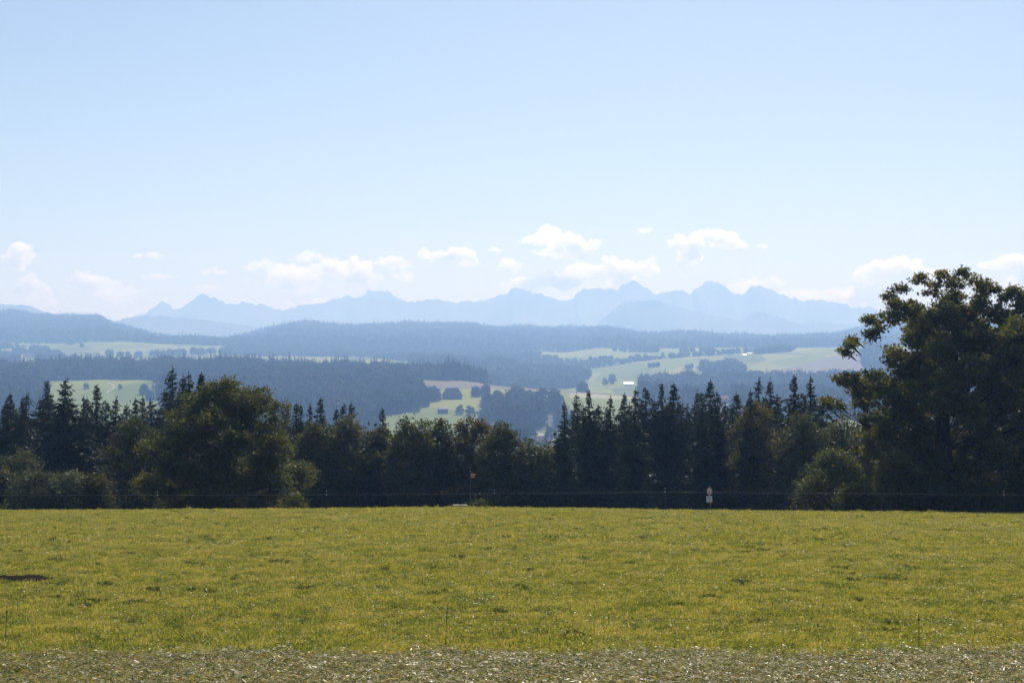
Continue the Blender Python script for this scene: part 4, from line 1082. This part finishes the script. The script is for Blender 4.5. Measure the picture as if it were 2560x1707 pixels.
def near_fence():
    posts = [(18, 1609, 1512, 0.003, 'thin dark electric fence stake at the left edge of the meadow'), (1115, 1620, 1512, 0.004, 'thin dark electric fence stake with black insulator at the centre'), (2294, 1626, 1532, 0.0, 'thin dark electric fence stake on the right side of the meadow')]
    tops = []
    for (u, vb, vt, lean, lb) in posts:
        ys = np.linspace(26, 42, 400); X_ = (u - 1280) / F * ys
        vv = HZ - meadow_z(X_, ys) / ys * F
        Y = float(ys[np.argmin(np.abs(vv - vb))]); X = float((u - 1280) / F * Y); z = float(meadow_z(X, Y))
        h = (vb - vt) / F * Y
        t = thing('fence_stake', lb, 'fence stake', (X, Y, z), rnd.uniform(-0.5, 0.5), 'stakes of the near electric fence')
        MB().tube([(0, 0, -0.2), (0.004, 0, h * 0.5), (lean * 10, 0, h)], [0.009, 0.008, 0.006], 8).build('shaft', M['stake'], t, smooth=True)
        zi = h * 0.845
        MB().tube([(lean * 8, 0, zi - 0.025), (lean * 8, 0, zi - 0.01), (lean * 8, 0, zi + 0.01), (lean * 8, 0, zi + 0.025)], [0.012, 0.026, 0.026, 0.012], 10).build('insulator', M['plastic'], t, smooth=True)
        if u == 1115:
            MB().tube([(0.02, -0.02, zi + 0.01), (0.05, -0.02, zi + 0.06), (0.065, -0.02, zi + 0.055)], 0.006, 6).build('gate_hook', M['insul'], t)
        tops.append(np.array([X + lean * 8, Y - 0.02, z + zi]))
    P = [tops[0] + (tops[0] - tops[1]) * 0.6 + np.array([0, 0, 0.1])] + tops + [tops[2] + np.array([10.5, -0.6, -0.45])]
    pts = []
    for a, b in zip(P[:-1], P[1:]):
        for s in np.linspace(0, 1, 12)[:-1]:
            pts.append(a * (1 - s) + b * s - np.array([0, 0, 0.10 * 4 * s * (1 - s)]))
    pts.append(P[-1])
    w = MB().tube(pts, 0.0032, 5).build('fence_wire', M['wire_o'], smooth=True)
    tag(w, 'sagging orange poly wire strung between the near fence stakes', 'wire')
near_fence()

def far_fence():
    us = [-30, 395, 817, 1236, 1662, 2085, 2508, 2930]; Y = 101.0
    ins = []
    for i, u in enumerate(us):
        X = (u - 1280) / F * Y; z = float(meadow_z(X, Y)); v = float(np.interp(u, [0, 817, 1236, 1662, 2085, 2560], [1237, 1235, 1232, 1228.5, 1231, 1236]))
        h = (HZ - v) / F * Y - z
        if i in (0, 7): ins.append((X, Y - 0.06, z + h)); continue
        t = thing('fence_post', 'dark crest fence post with white insulator, %s from left' % ORD[i - 1], 'fence post', (X, Y, z), 0, 'posts of the crest fence')
        MB().tube([(0, 0, -0.3), (0, 0, h + 0.26)], [0.03, 0.022], 7).build('post', M['stake'], t)
        MB().tube([(0, -0.03, h - 0.045), (0, -0.03, h), (0, -0.03, h + 0.045)], [0.02, 0.045, 0.02], 8).build('insulator', M['insul'], t, smooth=True)
        MB().tube([(0, -0.03, h + 0.2), (0, -0.03, h + 0.27)], [0.025, 0.02], 8).build('cap', M['insul'], t)
        ins.append((X, Y - 0.06, z + h))
    pts = []
    for a, b in zip(ins[:-1], ins[1:]):
        a = np.array(a); b = np.array(b)
        for s in np.linspace(0, 1, 10)[:-1]: pts.append(a * (1 - s) + b * s - np.array([0, 0, 0.1 * s * (1 - s)]))
    pts.append(np.array(ins[-1]))
    w = MB().tube(pts, 0.007, 5).build('fence_wire', M['wire_w'], smooth=True)
    tag(w, 'pale fence tape along the crest in front of the dark trees', 'wire')
far_fence()

# bare soil at the left edge
def soil_patch():
    n = 46; g = np.random.default_rng(4)
    Yc = 46.0
    ys = np.linspace(34, 80, 400); uu = 10; vv = HZ - meadow_z((uu - 1280) / F * ys, ys) / ys * F
    Yc = float(ys[np.argmin(np.abs(vv - 1447))])
    Xc = (25 - 1280) / F * Yc
    a = np.linspace(0, 2 * np.pi, n, endpoint=False)
    V = []; Q = []
    rings = np.linspace(0, 1, 12)
    ed = 1 + 0.6 * fbm(np.cos(a) * 2 + 5, np.sin(a) * 2, 9, 3)
    for r in rings:
        x = Xc + 1.55 * r * ed * np.cos(a); y = Yc + 1.5 * r * ed * np.sin(a)
        z = meadow_z(x, y) + 0.02 + 0.03 * (1 - r ** 2) + 0.07 * fbm(x * 4, y * 4, 12, 3) * (1 - r ** 3)
        z = np.where(r > 0.98, meadow_z(x, y) - 0.03, z)
        V.append(np.stack([x, y, z], -1))
    for i in range(11):
        for j in range(n): Q.append((i * n + j, i * n + (j + 1) % n, (i + 1) * n + (j + 1) % n, (i + 1) * n + j))
    structure(link('soil_patch', mesh_np('soil_patch', np.concatenate(V), Q, mats=[M['soil']], smooth=True)), 'dark bare soil patch at the left edge of the meadow')
    return Xc, Yc
SOIL = soil_patch()

# ------------------------------------------------------------------ grass, tufts and mown hay (geometry nodes: uncountable)
GR = [(0, (0.055, 0.085, 0.02)), (0.25, (0.17, 0.2, 0.04)), (0.6, (0.32, 0.3, 0.065)), (0.85, (0.46, 0.38, 0.13)), (1, (0.48, 0.33, 0.2))]
M['grass'] = leaf_mat('grass_blades', GR, trans=0.5, tcol=(1.38, 1.3, 0.6), rough=0.38, spec=0.25, objvar=0, world_noise=(0.8, 1.1))
M['tuft'] = leaf_mat('dark_tuft_leaves', [(0, (0.025, 0.045, 0.012)), (1, (0.07, 0.095, 0.02))], trans=0.35, rough=0.4, spec=0.25, objvar=0)
M['hay'] = leaf_mat('mown_hay', [(0, (0.04, 0.065, 0.02)), (0.35, (0.11, 0.135, 0.022)), (0.62, (0.3, 0.275, 0.06)), (0.85, (0.54, 0.44, 0.19)), (1, (0.28, 0.1, 0.03))], trans=0.4, tcol=(1.3, 1.2, 0.4), rough=0.45, spec=0.07, objvar=0, world_noise=(2.6, 1.1))

M['straw'] = leaf_mat('dry_straw', [(0, (0.2, 0.16, 0.07)), (1, (0.46, 0.4, 0.22))], trans=0.25, tcol=(1.1, 1.05, 0.7), rough=0.4, spec=0.3, objvar=0)
def blades(seed, n, size, hgt, wid, mat, lean=0.5, flat_frac=0.0, circ=False):
    g = np.random.default_rng(seed)
    if circ:
        ph = g.uniform(0, 6.283, n); r = size / 2 * np.sqrt(g.random(n)); x, y = r * np.cos(ph), r * np.sin(ph)
    else:
        x = g.uniform(-size / 2, size / 2, n); y = g.uniform(-size / 2, size / 2, n)
    clump = vnoise(x * 5 + seed, y * 5, seed)
    az_ = g.uniform(0, 6.283, n)
    ln = np.abs(g.normal(0, lean, n)); fl = g.random(n) < flat_frac; ln[fl] = g.uniform(1.0, 1.5, fl.sum())
    h_ = hgt * (0.4 + 1.1 * clump) * g.uniform(0.5, 1.35, n)
    d = np.stack([np.cos(az_) * np.sin(ln), np.sin(az_) * np.sin(ln), np.cos(ln)], -1)
    s = unit(np.cross(d, g.normal(0, 1, (n, 3))))
    c = np.stack([x, y, 0 * x], -1)
    w_ = wid * g.uniform(0.7, 1.4, n)
    tipd = unit(d + np.stack([np.cos(az_), np.sin(az_), -0.4 + 0 * az_], -1) * 0.5)
    b0 = c - s * w_[:, None] * 0.4; b1 = c + s * w_[:, None] * 0.4
    m0 = c + d * (h_ * 0.6)[:, None]
    v = np.stack([b0, b1, m0 + s * w_[:, None] * 0.5, m0 - s * w_[:, None] * 0.5, m0 + tipd * (h_ * 0.5)[:, None]], 1).reshape(-1, 3)
    i = np.arange(n)[:, None] * 5
    q = i + np.array([[0, 1, 2, 3]]); t = i + np.array([[3, 2, 4]])
    var = np.clip(0.08 + 0.6 * clump + g.normal(0, 0.24, n), 0, 1)
    return mesh_np('blades', v, q, t, np.concatenate([var, var]), [M[mat]])

def strands(seed, n, size, length, wid, mat, pile, glint=0.0):
    """cut stalks lying about, some heaped"""
    g = np.random.default_rng(seed)
    x = g.uniform(-size / 2, size / 2, n); y = g.uniform(-size / 2, size / 2, n)
    cl = np.clip(vnoise(x * 4 + seed, y * 4, seed) * 2.4 - 1.1, 0, 1)
    z = 0.015 + g.random(n) * (0.02 + pile * cl)
    az_ = g.uniform(0, 6.283, n); el_ = g.normal(0, 0.22, n)
    d = np.stack([np.cos(az_) * np.cos(el_), np.sin(az_) * np.cos(el_), np.sin(el_)], -1)
    s = unit(np.cross(d, np.array([0, 0, 1.0]) + g.normal(0, 0.45, (n, 3))))
    L = length * g.uniform(0.4, 1.3, n); W = wid * g.uniform(0.6, 1.5, n)
    c = np.stack([x, y, z], -1)
    bend = np.stack([0 * x, 0 * x, g.uniform(-0.1, 0.25, n) * L], -1)
    p0 = c - d * L[:, None] / 2; p1 = c + bend * 0.5; p2 = c + d * L[:, None] / 2 - bend * 0.2
    w = s * W[:, None] / 2
    v = np.stack([p0 - w, p0 + w, p1 + w, p1 - w, p2 + w * 0.5, p2 - w * 0.5], 1).reshape(-1, 3)
    i = np.arange(n)[:, None] * 6
    q = np.concatenate([i + np.array([[0, 1, 2, 3]]), i + np.array([[3, 2, 4, 5]])])
    var = np.clip(g.normal(0.5, 0.28, n), 0, 1)
    gl = (g.random(n) < glint).astype(int)
    return mesh_np('strands', v, q, None, np.concatenate([var, var]), [M[mat], M['straw']], np.concatenate([gl, gl]))

def scatter_stuff(name, label, cat, pts, scales, meshes, seed, tilt=0.0):
    """one object whose geometry nodes set patch meshes on the given points"""
    col = bpy.data.collections.new(name + '_patches')
    for i, me in enumerate(meshes):
        col.objects.link(bpy.data.objects.new('%s_patch' % name, me))
    pm = bpy.data.meshes.new(name)
    pm.vertices.add(len(pts)); pm.vertices.foreach_set('co', np.asarray(pts, np.float32).ravel())
    a = pm.attributes.new('size', 'FLOAT', 'POINT'); a.data.foreach_set('value', np.asarray(scales, np.float32))
    o = link(name, pm)
    ng = bpy.data.node_groups.new(name + '_nodes', 'GeometryNodeTree')
    ng.interface.new_socket('Geometry', in_out='INPUT', socket_type='NodeSocketGeometry')
    ng.interface.new_socket('Geometry', in_out='OUTPUT', socket_type='NodeSocketGeometry')
    N = ng.nodes.new; L = ng.links.new
    gi = N('NodeGroupInput'); go = N('NodeGroupOutput')
    ci = N('GeometryNodeCollectionInfo'); ci.inputs['Collection'].default_value = col
    ci.inputs['Separate Children'].default_value = True; ci.inputs['Reset Children'].default_value = True
    ip = N('GeometryNodeInstanceOnPoints'); ip.inputs['Pick Instance'].default_value = True
    ri = N('FunctionNodeRandomValue'); ri.data_type = 'INT'
    ri.inputs[4].default_value = 0; ri.inputs[5].default_value = len(meshes) - 1; ri.inputs[8].default_value = seed
    rr = N('FunctionNodeRandomValue'); rr.data_type = 'FLOAT_VECTOR'
    rr.inputs[0].default_value = (-tilt, -tilt, 0); rr.inputs[1].default_value = (tilt, tilt, 6.283); rr.inputs[8].default_value = seed + 1
    na = N('GeometryNodeInputNamedAttribute'); na.data_type = 'FLOAT'; na.inputs[0].default_value = 'size'
    L(gi.outputs[0], ip.inputs['Points']); L(ci.outputs[0], ip.inputs['Instance'])
    L(ri.outputs[2], ip.inputs['Instance Index']); L(rr.outputs[0], ip.inputs['Rotation']); L(na.outputs[0], ip.inputs['Scale'])
    L(ip.outputs[0], go.inputs[0])
    md = o.modifiers.new('scatter', 'NODES'); md.node_group = ng
    return stuff(o, label, cat)

def field_pts(step, y0, y1, seed, jitter=0.5, keep=None, margin=1.08):
    g = np.random.default_rng(seed)
    P = []
    y = y0
    ys = np.arange(y0, y1, step)
    for yy in ys:
        hw = 1280 / F * yy * margin + 3.0
        xs = np.arange(-hw, hw, step)
        P.append(np.stack([xs, np.full_like(xs, yy)], -1))
    P = np.concatenate(P) + g.uniform(-jitter, jitter, (sum(len(p) for p in P), 2)) * step
    if keep is not None: P = P[keep(P[:, 0], P[:, 1])]
    z = meadow_z(P[:, 0], P[:, 1])
    return np.column_stack([P, z]), g

edge = lambda x: 31.9 + 0.7 * fbm(x * 0.4, x * 0, 91, 3) + 0.012 * x
notsoil = lambda x, y: ((x - SOIL[0]) ** 2 / 1.5 + (y - SOIL[1]) ** 2) > 0.9 + 1.3 * fbm(x * 1.5, y * 1.5, 66, 3)
near = [blades(300 + i, 560, 1.0, 0.085, 0.012, 'grass', flat_frac=0.08) for i in range(5)]
farm_ = [blades(320 + i, 420, 1.3, 0.10, 0.016, 'grass', flat_frac=0.1) for i in range(5)]
p, g = field_pts(0.72, 32.0, 62, 1, keep=lambda x, y: (y > edge(x) + 0.5 * (vnoise(x * 2, y * 2, 6) - 0.5)) & notsoil(x, y))
scatter_stuff('meadow_grass', 'short sunlit meadow grass on the near half of the pasture', 'grass', p, g.uniform(0.75, 1.2, len(p)), near, 11, 0.05)
p, g = field_pts(0.95, 62, 106, 2)
scatter_stuff('meadow_grass', 'short sunlit meadow grass on the far half of the pasture', 'grass', p, g.uniform(0.8, 1.25, len(p)), farm_, 12, 0.05)
# darker rank tufts in loose bands
tf = [blades(340 + i, 60 + 25 * i, 0.22 + 0.13 * i, 0.11 + 0.012 * i, 0.018, 'tuft', lean=0.8, circ=True) for i in range(4)]
p, g = field_pts(0.5, 33.0, 101, 3, keep=lambda x, y: (fbm(x * 0.22, y * 0.45, 55, 5) > 0.02) & (y > edge(x) + 0.5) & notsoil(x, y))
k = g.random(len(p)) < 0.3; p = p[k]
scatter_stuff('grass_tufts', 'darker rank grass tufts scattered over the pasture', 'grass', p, 0.22 + 1.0 * g.random(len(p)) ** 2.6, tf, 13, 0.1)
sb = [strands(350 + i, 34, 1.0, 0.07, 0.009, 'straw', 0.05) for i in range(4)]
p, g = field_pts(1.0, 33.0, 99, 8, keep=lambda x, y: (y > edge(x)) & (fbm(x * 0.3, y * 0.5, 57, 3) > -0.15))
p[:, 2] += 0.05
scatter_stuff('straw_litter', 'pale dry straw bits lying in the meadow grass', 'straw', p, g.uniform(0.7, 1.3, len(p)), sb, 17, 0.15)
# mown strip in the foreground
hx = np.linspace(-16, 16, 121); hy = np.linspace(18, 34.5, 60); HX, HY = np.meshgrid(hx, hy)
hz_ = meadow_z(HX, HY) + 0.008
hz_ = np.where(HY > edge(HX), meadow_z(HX, HY) - 0.06, hz_)
structure(link('mown_strip', grid_mesh('mown_strip', HX, HY, hz_, [M['hayfloor']])), 'strip of freshly mown grass along the bottom of the picture')
st = [strands(360 + i, 640, 1.0, 0.095, 0.012, 'hay', 0.13, 0.18) for i in range(6)]
p, g = field_pts(0.5, 22, 34, 4, keep=lambda x, y: y < edge(x) + 0.1 + 1.2 * (vnoise(x * 3, y * 3, 5) - 0.6))
scatter_stuff('mown_hay', 'glinting cut hay lying on the mown strip', 'hay', p, g.uniform(0.8, 1.3, len(p)), st, 14, 0.12)
p, g = field_pts(0.6, 22, 33, 5, keep=lambda x, y: (y < edge(x) - 0.3) & (fbm(x * 0.5, y * 0.8, 58, 3) > -0.05))
scatter_stuff('regrowth_tufts', 'dark green regrowth tufts in the mown strip', 'grass', p, 0.3 + 0.6 * g.random(len(p)) ** 2, tf, 15, 0.2)
# tall weeds along the crest
wd = [blades(380 + i, 40, 0.3, 0.32, 0.02, 'grass', lean=0.3, circ=True) for i in range(3)]
g = np.random.default_rng(77)
ux_ = g.uniform(-100, 2660, 260); yw = g.uniform(97, 103.5, 260); xw = (ux_ - 1280) / F * yw
p = np.column_stack([xw, yw, meadow_z(xw, yw)])
scatter_stuff('crest_weeds', 'taller weeds standing along the crest of the pasture', 'grass', p, 0.25 + 0.9 * g.random(260) ** 2, wd, 16, 0.1)
